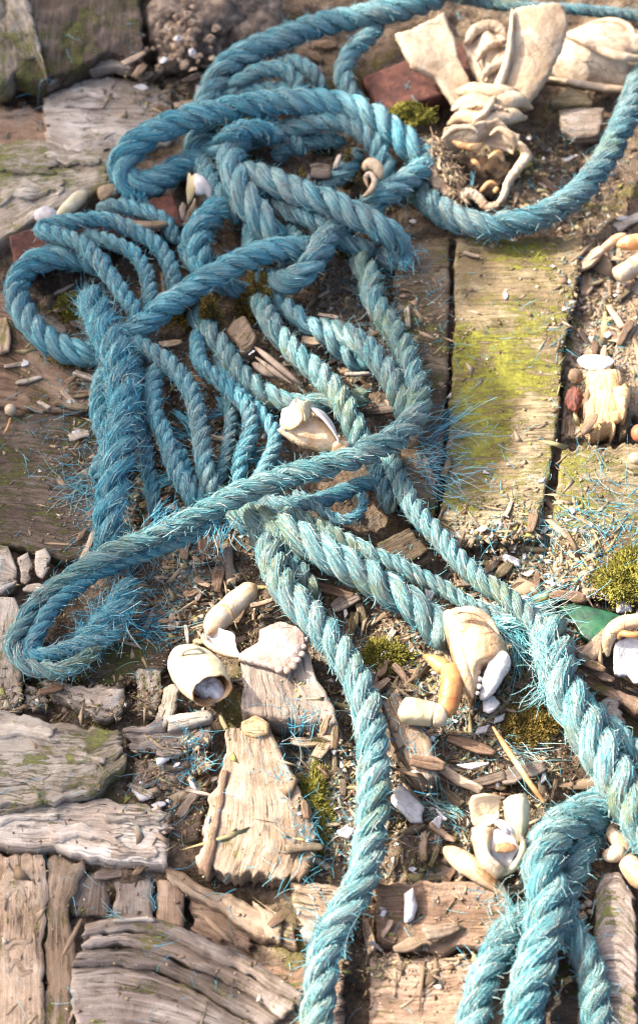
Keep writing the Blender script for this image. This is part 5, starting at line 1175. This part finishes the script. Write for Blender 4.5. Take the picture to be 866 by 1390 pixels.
# green glass
slab('glass_shard', [(757, 822, 0), (778, 819, 1), (808, 824, 3), (856, 838, 4)], [(778, 842, 0), (790, 866, 1), (800, 872, 2), (840, 854, 4)], 8, 3, 'glass', None, 'translucent green glass shard by the frayed rope end', 'glass shard', res=1.0, relief=0.10, rag=0.6, ends=1, ras=False)
slab('wood_stick', [(800, 827), (814, 832), (826, 838)], [(800, 832), (812, 838), (824, 843)], 11, 3, 'tan', label='tiny tan stick lying on the green glass shard', cat='stick', relief=0.3, rag=0.4)

# small shells in the upper left tangle
c12 = loft('crab_claw_tip', [(76, 298, 10, 5, 5), (88, 288, 12, 10, 9), (104, 272, 13, 12, 10), (118, 259, 13, 9, 8)], 'cream', None, 'smooth whitish claw tip lying behind the left rusty strip', 'crab claw', n=30, m=18, cap=(0.2, 0.3))
tag(blob('pale_lump', 64, 292, 10, 14, 12, 11, 'flake', amp=0.35, freq=120, m=20), 'rough white lump beside the smooth whitish claw tip', 'shell piece')
tag(blob('pale_pebble', 146, 262, 8, 20, 18, 15, 'pebble', amp=0.35, freq=60, m=24), 'knobbly beige pebble under the bent left end of the arch', 'pebble')
b1 = empty('broken_shell', 270, 255, 'broken white claw shell with a dark notch standing left of the knot', 'shell')
slab('shell_wall', [(255, 232, 26), (253, 255, 18), (255, 278, 9)], [(266, 231, 30), (266, 252, 24), (262, 272, 12)], 0, 2, 'cream', b1, smooth_edge=True, res=0.9, relief=0.2, rag=0.4, ras=False)
slab('shell_wall', [(262, 231, 30), (278, 240, 28), (290, 256, 24)], [(264, 262, 24), (278, 262, 23), (289, 270, 20)], 0, 2, 'white_in', b1, smooth_edge=True, res=0.9, relief=0.2, rag=0.6, bulge=3, ras=False)
slab('wood_chip', [(236, 300), (243, 282), (248, 272)], [(246, 304), (252, 290), (254, 276)], 10, 3, 'grey', label='grey upright chip left of the broken white claw shell', cat='wood chip', relief=0.4, ras=False)
slab('wood_chip', [(246, 308, 0), (255, 288, 6), (266, 268, 12)], [(256, 306, 0), (264, 288, 6), (268, 270, 12)], 10, 3, 'tan', label='pinkish chip leaning against the broken white claw shell', cat='wood chip', relief=0.4, ras=False)
b2 = empty('curled_shell', 502, 244, 'small curled tan shell wedged at the right of the knot', 'shell')
loft('shell_whorl', [(494, 232, 34, 5, 5), (500, 222, 37, 9, 8), (512, 228, 36, 9, 8), (516, 244, 33, 6, 6)], 'claw', b2, n=30, m=14, rough=0.5)
loft('shell_whorl', [(500, 256, 34, 3, 3), (496, 242, 36, 4, 4), (502, 236, 37, 4, 4), (508, 246, 36, 4, 4), (502, 260, 34, 5, 5), (492, 268, 30, 4, 4)], 'skin', b2, n=40, m=12, rough=0.5)
slab('grey_chip', [(418, 222), (436, 220), (452, 223)], [(418, 238), (436, 240), (452, 238)], 22, 4, 'grey', label='flat lilac grey chip caught inside the ring of the arch', cat='wood chip', relief=0.3, rag=0.6, ras=False)
slab('wood_chip', [(453, 228, 0), (458, 214, 4), (462, 208, 6)], [(459, 228, 0), (463, 216, 4), (463, 208, 6)], 22, 2, 'pale', label='thin pale sliver next to the flat lilac grey chip', cat='wood chip', relief=0.2, ras=False)
sn = empty('seaweed_stalk', 32, 550, 'pale bulb on a thin brown stalk on the left brown plank', 'seaweed')
blob('bulb', 15, 556, 8, 8.5, 9, 8, 'pebble', sn, amp=0.05, m=16)
loft('stalk', [(15, 566, 6, 2, 2), (12, 578, 4, 2, 2), (6, 590, 4, 2.5, 2.5)], 'rim', sn, n=14, m=8)
tw = loft('long_twig', [(668, 986, 10, 3, 3), (690, 1020, 16, 3.6, 3.6), (714, 1056, 16, 3.6, 3.6), (740, 1092, 10, 4, 4)], 'rim', None, 'long thin brown twig lying left of the thickest rope', 'twig', n=40, m=10, rough=0.5)
for st, lb in (([(345, 470, 22, 4, 4), (372, 492, 24, 5, 4), (396, 512, 22, 4, 4), (414, 526, 18, 3, 3)], 'longest grey stick in the small bundle below the chunky wood piece'),
               ([(346, 484, 20, 3, 3), (372, 504, 22, 4, 4), (398, 522, 20, 3, 3)], 'middle thin stick in the small bundle below the chunky wood piece'),
               ([(342, 492, 17, 6, 4), (362, 504, 18, 8, 5), (382, 512, 16, 5, 4)], 'short broad stick in the small bundle below the chunky wood piece'),
               ([(84, 1300, 14, 2.5, 2.5), (96, 1278, 17, 3, 3), (112, 1246, 20, 3, 3)], 'straw coloured stick standing at the left end of the curved timber'),
               ([(278, 1244, 0, 4, 4), (296, 1262, 2, 4, 4), (318, 1282, 0, 4, 4)], 'brown stick in the hollow below the sunlit block')):
    loft('stick', st, 'grey' if 'bundle' in lb else 'tan', None, lb, 'stick', n=24, m=9, rough=0.5)

# moss
moss_clump(346, 414, 27, 27, 17, 'moss', 'round brown moss ball on the rope above the chunky wood piece', 3000)
moss_clump(712, 984, 40, 38, 7, 'moss', 'brown moss cushion left of the thickest rope', 3200)
moss_clump(852, 788, 40, 34, 6, 'mossgreen', 'yellow green moss cushion above the right edge shell', 3000)
moss_clump(404, 284, 16, 12, 22, 'moss', 'moss caught between the two slanting ropes of the knot', 700)
moss_clump(438, 208, 16, 10, 9, 'moss', 'moss lying deep inside the ring of the arch', 600)
moss_clump(474, 342, 22, 14, 7, 'moss', 'moss in the dark hollow under the knot end', 800)
moss_clump(258, 432, 26, 22, 9, 'moss', 'dark moss tuft below the middle of the thick rope', 1600)
moss_clump(472, 250, 9, 9, 20, 'moss', 'tiny moss tuft near the curled tan shell', 300)
moss_clump(466, 112, 12, 11, 31, 'moss', 'small brown moss spot on the short upright rope', 600)
moss_clump(338, 222, 10, 10, 38, 'moss', 'tiny moss spot on the fat rope of the knot', 400)
moss_clump(285, 452, 14, 10, 20, 'moss', 'moss on the greenish rope under the chunky wood piece', 500)
moss_clump(100, 492, 26, 10, 8, 'moss', 'dark moss strip under the thick round loop', 900)
moss_clump(515, 890, 34, 22, 4, 'mossgreen', 'mossy patch right of the hanging pale rope', 1500)
moss_clump(430, 1100, 24, 40, 4, 'mossgreen', 'mossy patch left of the hanging pale rope', 1600)
moss_clump(100, 420, 26, 22, 4, 'mossgreen', 'flat moss inside the thick round loop', 900)
moss_clump(560, 160, 30, 14, 6, 'mossgreen', 'moss below the right rusty strip', 900)
moss_clump(690, 205 + 20, 30, 20, 5, 'mossgreen', 'moss in the shadow right of the bone ring', 900)

# ================================================================== chips, flakes, crumbs
LM = [(425, 578, 'the open crab claw'), (268, 915, 'the smooth cream claw'), (645, 870, 'the big pincer'), (680, 1120, 'the three cupped lobes'), (310, 830, 'the banded crab leg'),
      (390, 930, 'the whitened block'), (610, 935, 'the jointed orange leg'), (560, 1000, 'the long leaning slab'), (850, 885, 'the orange rimmed shell'), (800, 840, 'the green glass'),
      (824, 545, 'the orange wood lump'), (640, 220, 'the bone ring'), (260, 40, 'the barnacle stone'), (346, 414, 'the moss ball'), (30, 420, 'the round rope loop'), (50, 860, 'the pointed rope loop'),
      (70, 650, 'the dark left plank'), (345, 1090, 'the sunlit block'), (712, 984, 'the brown moss cushion'), (835, 345, 'the thin bent leg'), (340, 290, 'the fat knot rope'), (545, 738, 'the square mossy block'),
      (700, 700, 'the black crack'), (800, 700, 'the short weathered plank'), (560, 1230, 'the reddish brown block'), (470, 1240, 'the bottom of the hanging rope'), (190, 500, 'the fuzzy hanging rope'), (240, 620, 'the thin hanging ropes'),
      (300, 690, 'the crossing rope'), (500, 780, 'the fat slanting rope'), (520, 1050, 'the hanging pale rope'), (700, 400, 'the broad mossy plank'), (100, 1030, 'the lichen board'), (740, 1180, 'the fuzzy teal rope'), (470, 470, 'the sunlit bend'), (540, 110, 'the right rusty strip')]
USED = {}
def place_label(px, py, what):
    d = [((px - x) ** 2 + (py - y) ** 2, x, y, nm) for x, y, nm in LM]
    _, x, y, nm = min(d)
    ax, ay = px - x, py - y
    side = ('right of' if ax > 0 else 'left of') if abs(ax) > abs(ay) else ('below' if ay > 0 else 'above')
    return f'{what} {side} {nm}'

def set_label(o, lab, cat):
    o['label'] = lab; o['category'] = cat
    USED.setdefault(lab, []).append(o)

def proto_slab(L, W, th, mat, name, **kw):
    n = int(RNG.integers(4, 6))
    t = np.linspace(-0.5, 0.5, n)
    w = W * (0.5 + 0.09 * RNG.normal(size=n)); w[0] *= RNG.uniform(0.35, 1.0); w[-1] *= RNG.uniform(0.35, 1.0)
    off = W * 0.06 * RNG.normal(size=n)
    zc = RNG.normal(0, 0.02) * L * (4 * t * t)
    A = np.stack([t * L, off + w, zc], -1); B = np.stack([t * L, off - w, zc], -1)
    nu, nv = kw.pop('nu', 12), kw.pop('nv', 7)
    V, F, UV, _ = slab_core(A, B, th, nu, nv, **kw)
    return build_mesh(name, V, F, M[mat], UV, SLAB_TONE[0], smooth=False)

KINDS = []
for mt, adj in (('tan', 'tan'), ('brown', 'brown'), ('grey', 'grey'), ('pale', 'pale'), ('chipmoss', 'mossy'), ('dark', 'dark')):
    for q in range(4):
        KINDS.append((proto_slab(1.0 * 0.02, RNG.uniform(0.16, 0.40) * 0.02, RNG.uniform(0.06, 0.13) * 0.02, mt, 'wood_chip', relief=0.3, rag=0.2, ends=0.8, crack=0.5, rnd=0.3), adj))
FL = []
def flake_mesh():
    n = int(RNG.integers(5, 9)); m = 24
    a = np.sort(RNG.uniform(0, 2 * math.pi, n)); r = RNG.uniform(0.6, 1.0, n)
    c = np.stack([np.cos(a) * r, np.sin(a) * r * RNG.uniform(0.45, 0.8)], -1) * 0.006
    c = np.vstack([c, c[:1]])
    o = resamp(np.c_[c, np.zeros(len(c))], m + 1)[:m, :2] + RNG.normal(0, 0.00012, (m, 2))
    cen = o.mean(0); rings = []
    dome = RNG.uniform(-0.0012, 0.0016); tw = RNG.normal(0, 0.10, 2)
    for f in (1.0, 0.72, 0.4, 0.08):
        q = cen + (o - cen) * f
        rings.append(np.c_[q, dome * (1 - f * f) + q @ tw])
    top = np.vstack(rings); bot = rings[0].copy(); bot[:, 2] -= 0.0007
    V = np.vstack([top, bot])
    i = np.arange(3)[:, None] * m; j = np.arange(m)[None]
    F1 = np.stack([i + j, i + (j + 1) % m, i + m + (j + 1) % m, i + m + j], -1).reshape(-1, 4)
    jj = np.arange(m)
    F2 = np.stack([4 * m + jj, 4 * m + (jj + 1) % m, (jj + 1) % m, jj], -1)
    return build_mesh('shell_flake', V, [F1, F2, (3 * m + jj)[None], (4 * m + jj)[::-1][None]], M['flake'], smooth=False)
for q in range(12):
    FL.append(flake_mesh())

def put(me, name, px, py, length, base, ang, lift, tilt=0.25, squash=1.0, z=None):
    o = bpy.data.objects.new(name, me); COL.objects.link(o)
    p = on_ground(px, py, lift * MM) if z is None else un(px, py, z * MM)
    o.location = p
    s = length * PX / base
    o.scale = (s, s * squash, max(s, 0.5))
    o.rotation_euler = (RNG.normal(0, tilt), RNG.normal(0, tilt * 0.6), math.radians(ang))
    return o

# chips read off the photograph: px, py, length px, angle, kind index base, lift
HAND = [(222, 388, 40, 100, 0, 9), (240, 397, 70, 8, 3, 8), (170, 452, 36, 18, 2, 12), (150, 428, 40, 20, 1, 9), (265, 397, 30, 330, 2, 6), (88, 392, 36, 30, 3, 3), (116, 440, 46, 325, 2, 3), (75, 440, 40, 320, 2, 2),
        (232, 465, 30, 20, 0, 18), (445, 428, 30, 340, 3, 14), (500, 470, 26, 350, 3, 16), (506, 452, 30, 10, 0, 14), (424, 462, 30, 335, 0, 14), (486, 506, 34, 8, 3, 9), (516, 556, 42, 8, 2, 6), (440, 398, 20, 20, 3, 3),
        (552, 430, 40, 95, 3, 3), (606, 632, 36, 80, 4, 3), (582, 640, 40, 100, 0, 2), (300, 594, 36, 2, 0, 14), (310, 620, 40, 40, 1, 12), (330, 612, 36, 330, 0, 12), (225, 520, 20, 350, 1, 12), (196, 610, 20, 40, 1, 5),
        (210, 680, 40, 20, 1, 6), (215, 697, 40, 4, 2, 5), (224, 668, 28, 20, 4, 6), (246, 696, 24, 10, 1, 6), (196, 720, 36, 60, 2, 6), (130, 690, 30, 50, 1, 3), (120, 740, 44, 70, 0, 3), (112, 725, 26, 60, 0, 3),
        (40, 515, 36, 18, 3, 2), (20, 495, 28, 10, 3, 2), (60, 548, 24, 310, 3, 2), (100, 548, 50, 352, 4, 3), (108, 590, 28, 20, 3, 3), (120, 510, 44, 340, 3, 4), (5, 455, 60, 95, 0, 4), (180, 835, 40, 8, 2, 5), (226, 842, 20, 5, 0, 4),
        (278, 745, 30, 100, 1, 4), (296, 785, 36, 80, 1, 4), (355, 818, 30, 20, 0, 6), (275, 790, 24, 330, 0, 4), (320, 870, 28, 30, 1, 5), (312, 922, 34, 5, 3, 6), (250, 900, 20, 70, 2, 5),
        (455, 800, 50, 340, 1, 5), (470, 815, 40, 20, 2, 5), (490, 830, 44, 110, 4, 4), (478, 850, 44, 100, 4, 4), (520, 905, 30, 60, 0, 5), (545, 915, 34, 320, 1, 5), (565, 912, 26, 60, 4, 5), (515, 930, 34, 55, 0, 6),
        (600, 1050, 50, 330, 1, 6), (625, 1058, 60, 330, 0, 7), (640, 1010, 60, 335, 1, 6), (580, 1035, 40, 350, 1, 5), (660, 1058, 44, 10, 2, 5), (610, 1078, 40, 310, 4, 5), (710, 1048, 56, 15, 2, 10), (735, 1065, 30, 80, 4, 6), (752, 1070, 26, 80, 4, 6),
        (670, 1065, 30, 0, 1, 5), (600, 1130, 36, 330, 1, 5), (560, 1125, 30, 25, 4, 6), (575, 1150, 34, 80, 1, 4), (590, 1160, 30, 60, 4, 4), (595, 1185, 60, 2, 2, 6), (712, 1205, 40, 5, 0, 5), (600, 1262, 44, 20, 0, 5), (560, 1280, 44, 5, 0, 5), (500, 1270, 40, 100, 0, 4),
        (800, 900, 40, 330, 1, 4), (810, 912, 44, 330, 1, 4), (830, 825, 40, 5, 4, 5), (770, 808, 44, 355, 1, 5), (728, 790, 36, 85, 1, 4), (700, 800, 40, 20, 1, 4), (665, 770, 34, 40, 1, 6), (678, 778, 44, 42, 4, 6), (640, 790, 40, 8, 0, 4), (572, 785, 50, 350, 0, 4),
        (722, 705, 36, 95, 1, 3), (690, 690, 30, 80, 0, 2), (835, 430, 44, 95, 0, 3), (848, 450, 44, 60, 1, 4), (818, 480, 30, 80, 0, 3), (795, 385, 44, 80, 0, 2), (845, 400, 34, 45, 4, 3), (808, 470, 30, 90, 1, 3), (832, 455, 26, 300, 1, 4), (800, 350, 50, 40, 0, 6),
        (850, 300, 50, 20, 3, 3), (800, 245, 30, 20, 1, 4), (720, 215, 30, 330, 3, 4), (745, 250, 36, 300, 1, 4), (760, 262, 40, 10, 2, 3), (690, 300, 30, 0, 1, 3), (640, 345, 24, 340, 0, 3),
        (190, 95, 30, 60, 1, 5), (205, 108, 36, 40, 2, 6), (225, 125, 36, 70, 0, 6), (250, 140, 30, 10, 0, 5), (278, 85, 34, 340, 0, 6), (182, 78, 40, 30, 0, 5), (260, 105, 30, 30, 2, 5), (440, 60, 40, 10, 1, 5), (425, 75, 34, 330, 1, 5), (222, 222, 36, 30, 1, 6), (205, 302, 46, 12, 0, 9),
        (280, 1060, 30, 20, 2, 4), (256, 1090, 40, 60, 2, 4), (270, 1075, 30, 350, 3, 5), (240, 1042, 30, 20, 2, 3), (190, 1072, 34, 330, 3, 5), (230, 1020, 30, 5, 2, 4), (150, 1186, 34, 10, 2, 3), (190, 1180, 20, 40, 0, 3), (70, 935, 30, 20, 1, 4), (20, 560, 24, 0, 1, 2),
        (440, 1010, 40, 60, 0, 4), (420, 1005, 44, 10, 0, 6), (455, 1030, 40, 95, 4, 3), (440, 985, 30, 70, 0, 4), (455, 1000, 30, 90, 1, 4), (420, 1080, 30, 95, 4, 3), (446, 1120, 30, 5, 4, 3), (415, 1150, 44, 3, 4, 3), (435, 1170, 24, 320, 3, 3), (380, 1245, 30, 40, 1, 2)]
ADJ = {'tan': 0, 'brown': 4, 'grey': 8, 'pale': 12, 'mossy': 16, 'dark': 20}
for i, (px, py, ln, ang, kb, lift) in enumerate(HAND):
    me, adj = KINDS[kb * 4 + int(RNG.integers(0, 4))]
    o = put(me, 'wood_chip', px, py, ln * 1.1, 0.02, ang + RNG.normal(0, 6), lift, 0.2, RNG.uniform(0.8, 1.3))
    sz = 'small' if ln < 28 else ('large' if ln > 42 else 'middling')
    set_label(o, place_label(px, py, f'{sz} {adj} wood chip'), 'wood chip')
ZN = [(600, 1030, 150, 120, 46), (600, 860, 120, 80, 14), (680, 770, 70, 40, 12), (230, 640, 110, 110, 26), (280, 820, 90, 60, 16), (450, 450, 100, 60, 14), (810, 430, 45, 90, 12), (810, 880, 60, 60, 10), (440, 1080, 36, 90, 16), (560, 1200, 90, 60, 10), (720, 230, 80, 50, 12), (230, 110, 50, 40, 10), (110, 420, 60, 40, 8), (130, 560, 50, 50, 8)]
for cx, cy, rx, ry, cnt in ZN:
    for _ in range(cnt):
        px = cx + RNG.uniform(-1, 1) * rx; py = cy + RNG.uniform(-1, 1) * ry
        me, adj = KINDS[int(RNG.choice([0, 0, 1, 1, 2, 3, 4, 5])) * 4 + int(RNG.integers(0, 4))]
        ln = RNG.uniform(14, 34)
        o = put(me, 'wood_chip', px, py, ln, 0.02, RNG.uniform(0, 360), RNG.uniform(0.5, 4), 0.3, RNG.uniform(0.7, 1.4))
        set_label(o, place_label(px, py, ('small ' if ln < 24 else 'middling ') + adj + ' wood chip'), 'wood chip')

FLK = [(648, 716, 26, 170, 3), (666, 726, 14, 60, 3), (695, 760, 34, 330, 5), (716, 776, 26, 0, 4), (700, 742, 20, 60, 4), (732, 706, 26, 80, 1), (738, 720, 18, 40, 2), (776, 692, 16, 100, 1), (800, 714, 14, 60, 1), (640, 760, 14, 20, 3), (628, 748, 12, 0, 3), (845, 822, 40, 85, 9),
       (520, 895, 46, 60, 6), (467, 832, 24, 80, 7), (552, 1090, 80, 305, 7), (590, 1122, 34, 65, 7), (640, 1036, 56, 345, 9), (735, 1055, 26, 60, 6), (555, 1228, 50, 85, 4), (600, 1105, 30, 120, 5), (470, 1130, 26, 10, 5), (440, 1095, 30, 10, 3), (495, 1125, 26, 30, 4), (446, 1080, 26, 20, 3),
       (222, 1028, 40, 40, 6), (216, 1092, 26, 30, 4), (240, 1038, 12, 30, 4), (194, 1078, 34, 340, 4), (262, 1065, 20, 130, 5), (192, 118, 26, 350, 6), (265, 120, 28, 10, 8), (170, 96, 16, 0, 6), (775, 215, 34, 20, 5), (845, 296, 22, 20, 3), (686, 400, 20, 90, 1), (660, 640, 16, 0, 1), (735, 640 + 12, 14, 30, 1),
       (340, 478, 18, 20, 16), (105, 588, 20, 10, 3), (95, 545, 14, 60, 3), (30, 440 + 52, 24, 0, 2), (140, 850, 12, 20, 3), (300, 640, 10, 0, 6), (860, 20, 60, 5, 10), (570, 330, 16, 10, 3), (560, 300, 14, 340, 3), (520, 375, 14, 40, 2), (690, 822, 24, 40, 8), (655, 990, 24, 30, 5), (600, 960, 40, 0, 3), (678, 975, 22, 40, 4), (620, 880, 24, 30, 4), (470, 940, 16, 30, 2), (640, 960, 20, 330, 4),
       (830, 350, 20, 30, 3), (840, 385, 18, 60, 3), (735, 740, 12, 30, 2), (712, 755, 14, 70, 3), (690, 690 - 60, 10, 0, 1), (560, 1180, 12, 0, 2), (520, 1240, 14, 60, 4), (510, 1285, 30, 310, 6), (745, 790, 14, 0, 3), (780, 720, 14, 40, 1)]
for px, py, ln, ang, lift in FLK:
    o = put(FL[int(RNG.integers(0, len(FL)))], 'shell_flake', px, py, ln, 0.012, ang, lift, 0.2, RNG.uniform(0.75, 1.05) * (0.7 if ln > 40 else 1))
    set_label(o, place_label(px, py, ('large' if ln > 32 else 'middling' if ln > 19 else 'tiny') + ' white shell flake'), 'shell flake')
for cx, cy, rx, ry, cnt in ((600, 1020, 170, 170, 30), (690, 760, 80, 60, 14), (440, 1100, 40, 80, 10), (800, 420, 60, 90, 8), (700, 230, 80, 60, 8), (250, 690, 120, 120, 8)):
    for _ in range(cnt):
        px = cx + RNG.uniform(-1, 1) * rx; py = cy + RNG.uniform(-1, 1) * ry
        o = put(FL[int(RNG.integers(0, len(FL)))], 'shell_flake', px, py, RNG.uniform(6, 16), 0.012, RNG.uniform(0, 360), RNG.uniform(1, 4), 0.4)
        set_label(o, place_label(px, py, 'tiny white shell flake'), 'shell flake')
for pass_ in (1, 2):
    for lab, os_ in list(USED.items()):
        if len(os_) < 2: continue
        for o in os_[1 if pass_ == 2 else 0:]:
            x0, y0 = proj(np.array(o.location))
            d = sorted((x0 - x) ** 2 + (y0 - y) ** 2 for x, y, nm in LM)
            k_ = pass_
            nm2 = [nm for x, y, nm in LM if (x0 - x) ** 2 + (y0 - y) ** 2 == d[k_]][0]
            base_ = lab.split(', toward')[0]
            o['label'] = f'{base_}, toward {nm2}'
            if len(o['label'].split()) > 16: o['label'] = o['label'].replace(' the ', ' ')
    USED = {}
    for o in COL.objects:
        if o.get('category') in ('wood chip', 'shell flake') and o.get('label'):
            USED.setdefault(o['label'], []).append(o)
for lab, os_ in USED.items():
    if len(os_) > 1:
        os_.sort(key=lambda o: proj(np.array(o.location))[0])
        nw = ['', '', 'two', 'three', 'four', 'five', 'six', 'seven', 'eight', 'nine']
        for q_, o in enumerate(os_):
            w_ = 'leftmost' if q_ == 0 else 'rightmost' if q_ == len(os_) - 1 else ['', 'second', 'third', 'fourth', 'fifth', 'sixth', 'seventh'][q_]
            l2 = f'{w_} {lab}'
            if len(l2.split()) > 16: l2 = l2.replace(' the ', ' ')
            o['label'] = l2
for lab, os_ in USED.items():
    for o in os_:
        if 'group' not in o:
            o['group'] = o['category'] + 's strewn about'

# crumbs and short fibre bits that nobody could count
def crumbs(name, n, zones, size, tone, kind='crumb', everywhere=0.35, elong=(0.6, 2.2), label='small crumbs of wood, soil and shell strewn over the boards'):
    k = int(n * everywhere)
    px = RNG.uniform(-20, 886, k); py = RNG.uniform(-20, 1420, k)
    qx, qy = [px], [py]
    w = np.array([z[2] * z[3] for z in zones], float); w /= w.sum()
    for z, ww in zip(zones, w):
        c = int((n - k) * ww)
        qx.append(z[0] + RNG.normal(0, 0.55, c) * z[2]); qy.append(z[1] + RNG.normal(0, 0.55, c) * z[3])
    px, py = np.concatenate(qx), np.concatenate(qy)
    P = on_ground(px, py, 0.2 * MM)
    P = P[(P[:, 2] < 0.0055) | (RNG.random(len(P)) < 0.10)]; m = len(P)
    s = size * MM * np.exp(RNG.normal(0, 0.5, m))
    base = np.array([[1, 0, 0], [-0.6, 0.8, 0], [-0.6, -0.8, 0], [0.1, 0.1, 0.8], [0, 0, -0.5]])
    V = base[None] * (1 + 0.45 * RNG.normal(size=(m, 5, 3))) * np.stack([s * RNG.uniform(elong[0], elong[1], m), s, s * 0.8], -1)[:, None]
    a = RNG.uniform(0, 6.28, m); ca, sa = np.cos(a)[:, None], np.sin(a)[:, None]
    V = np.stack([V[..., 0] * ca - V[..., 1] * sa, V[..., 0] * sa + V[..., 1] * ca, V[..., 2]], -1) + P[:, None]
    f = np.array([[0, 1, 3], [1, 2, 3], [2, 0, 3], [1, 0, 4], [2, 1, 4], [0, 2, 4]])
    F = (np.arange(m)[:, None, None] * 5 + f[None]).reshape(-1, 3)
    t = np.repeat(np.clip(RNG.uniform(tone[0], tone[1], m), 0, 1), 5)
    return link(name, build_mesh(name, V.reshape(-1, 3), [F], M['crumb'], tone=t, smooth=False), None, label, 'crumbs', None, 'stuff')
ZZ = [(600, 1030, 190, 170), (600, 860, 150, 110), (690, 760, 90, 70), (230, 640, 130, 150), (280, 820, 110, 80), (440, 1080, 60, 120), (450, 450, 140, 100), (810, 440, 60, 140), (700, 240, 140, 60), (230, 110, 70, 50), (120, 950, 140, 30), (240, 1060, 60, 60), (560, 1260, 120, 60), (790, 770, 80, 90)]
crumbs('crumbs', 42000, ZZ, 0.52, (0.0, 0.95), everywhere=0.08)
crumbs('crumbs', 3000, ZZ, 1.3, (0.1, 1.0), everywhere=0.04)
crumbs('splinters', 5000, ZZ, 0.75, (0.3, 0.72), everywhere=0.04, elong=(3.5, 9.0), label='thin loose wood splinters strewn between the ropes')
def bits(n, zones):
    qx, qy = [RNG.uniform(0, 866, n // 4)], [RNG.uniform(0, 1390, n // 4)]
    w = np.array([z[2] * z[3] for z in zones], float); w /= w.sum()
    for z, ww in zip(zones, w):
        c = int(n * 0.75 * ww); qx.append(z[0] + RNG.normal(0, 0.6, c) * z[2]); qy.append(z[1] + RNG.normal(0, 0.6, c) * z[3])
    px, py = np.concatenate(qx), np.concatenate(qy); m = len(px)
    P = on_ground(px, py, 0.8 * MM); a = RNG.uniform(0, 6.28, m)
    D = np.stack([np.cos(a), np.sin(a), RNG.uniform(-0.05, 0.3, m)], -1)
    me = fibre_mesh('fibre_bits', P, D, RNG.uniform(3, 14, m) * MM, RNG.uniform(0.09, 0.2, m) * MM, RNG.uniform(0.15, 0.85, m), curl=0.9, droop=0.2, seg=4, floor=height)
    link('fibre_bits', me, None, 'short broken blue fibre bits scattered over the ground', 'rope fibres', None, 'stuff')
bits(2600, [(230, 700, 130, 170), (600, 960, 150, 200), (690, 740, 100, 90), (440, 1080, 60, 110), (500, 420, 120, 80), (620, 600, 50, 60), (800, 460, 60, 120), (720, 240, 90, 60), (240, 1050, 50, 60), (100, 560, 60, 80)])

# put each thing's origin at its own base
for o in list(COL.objects):
    if o.parent is not None: continue
    if o.type == 'EMPTY' and tuple(o.location) == (0, 0, 0) and o.children:
        pts = []
        for c in o.children:
            if c.type == 'MESH':
                bb = [c.matrix_basis @ Vector(v) for v in c.bound_box]
                pts += bb
        lo = Vector((min(p.x for p in pts), min(p.y for p in pts), min(p.z for p in pts))); hi = Vector((max(p.x for p in pts), max(p.y for p in pts), max(p.z for p in pts)))
        base = Vector(((lo.x + hi.x) / 2, (lo.y + hi.y) / 2, lo.z))
        o.location = base
        for c in o.children: c.location = c.location - base
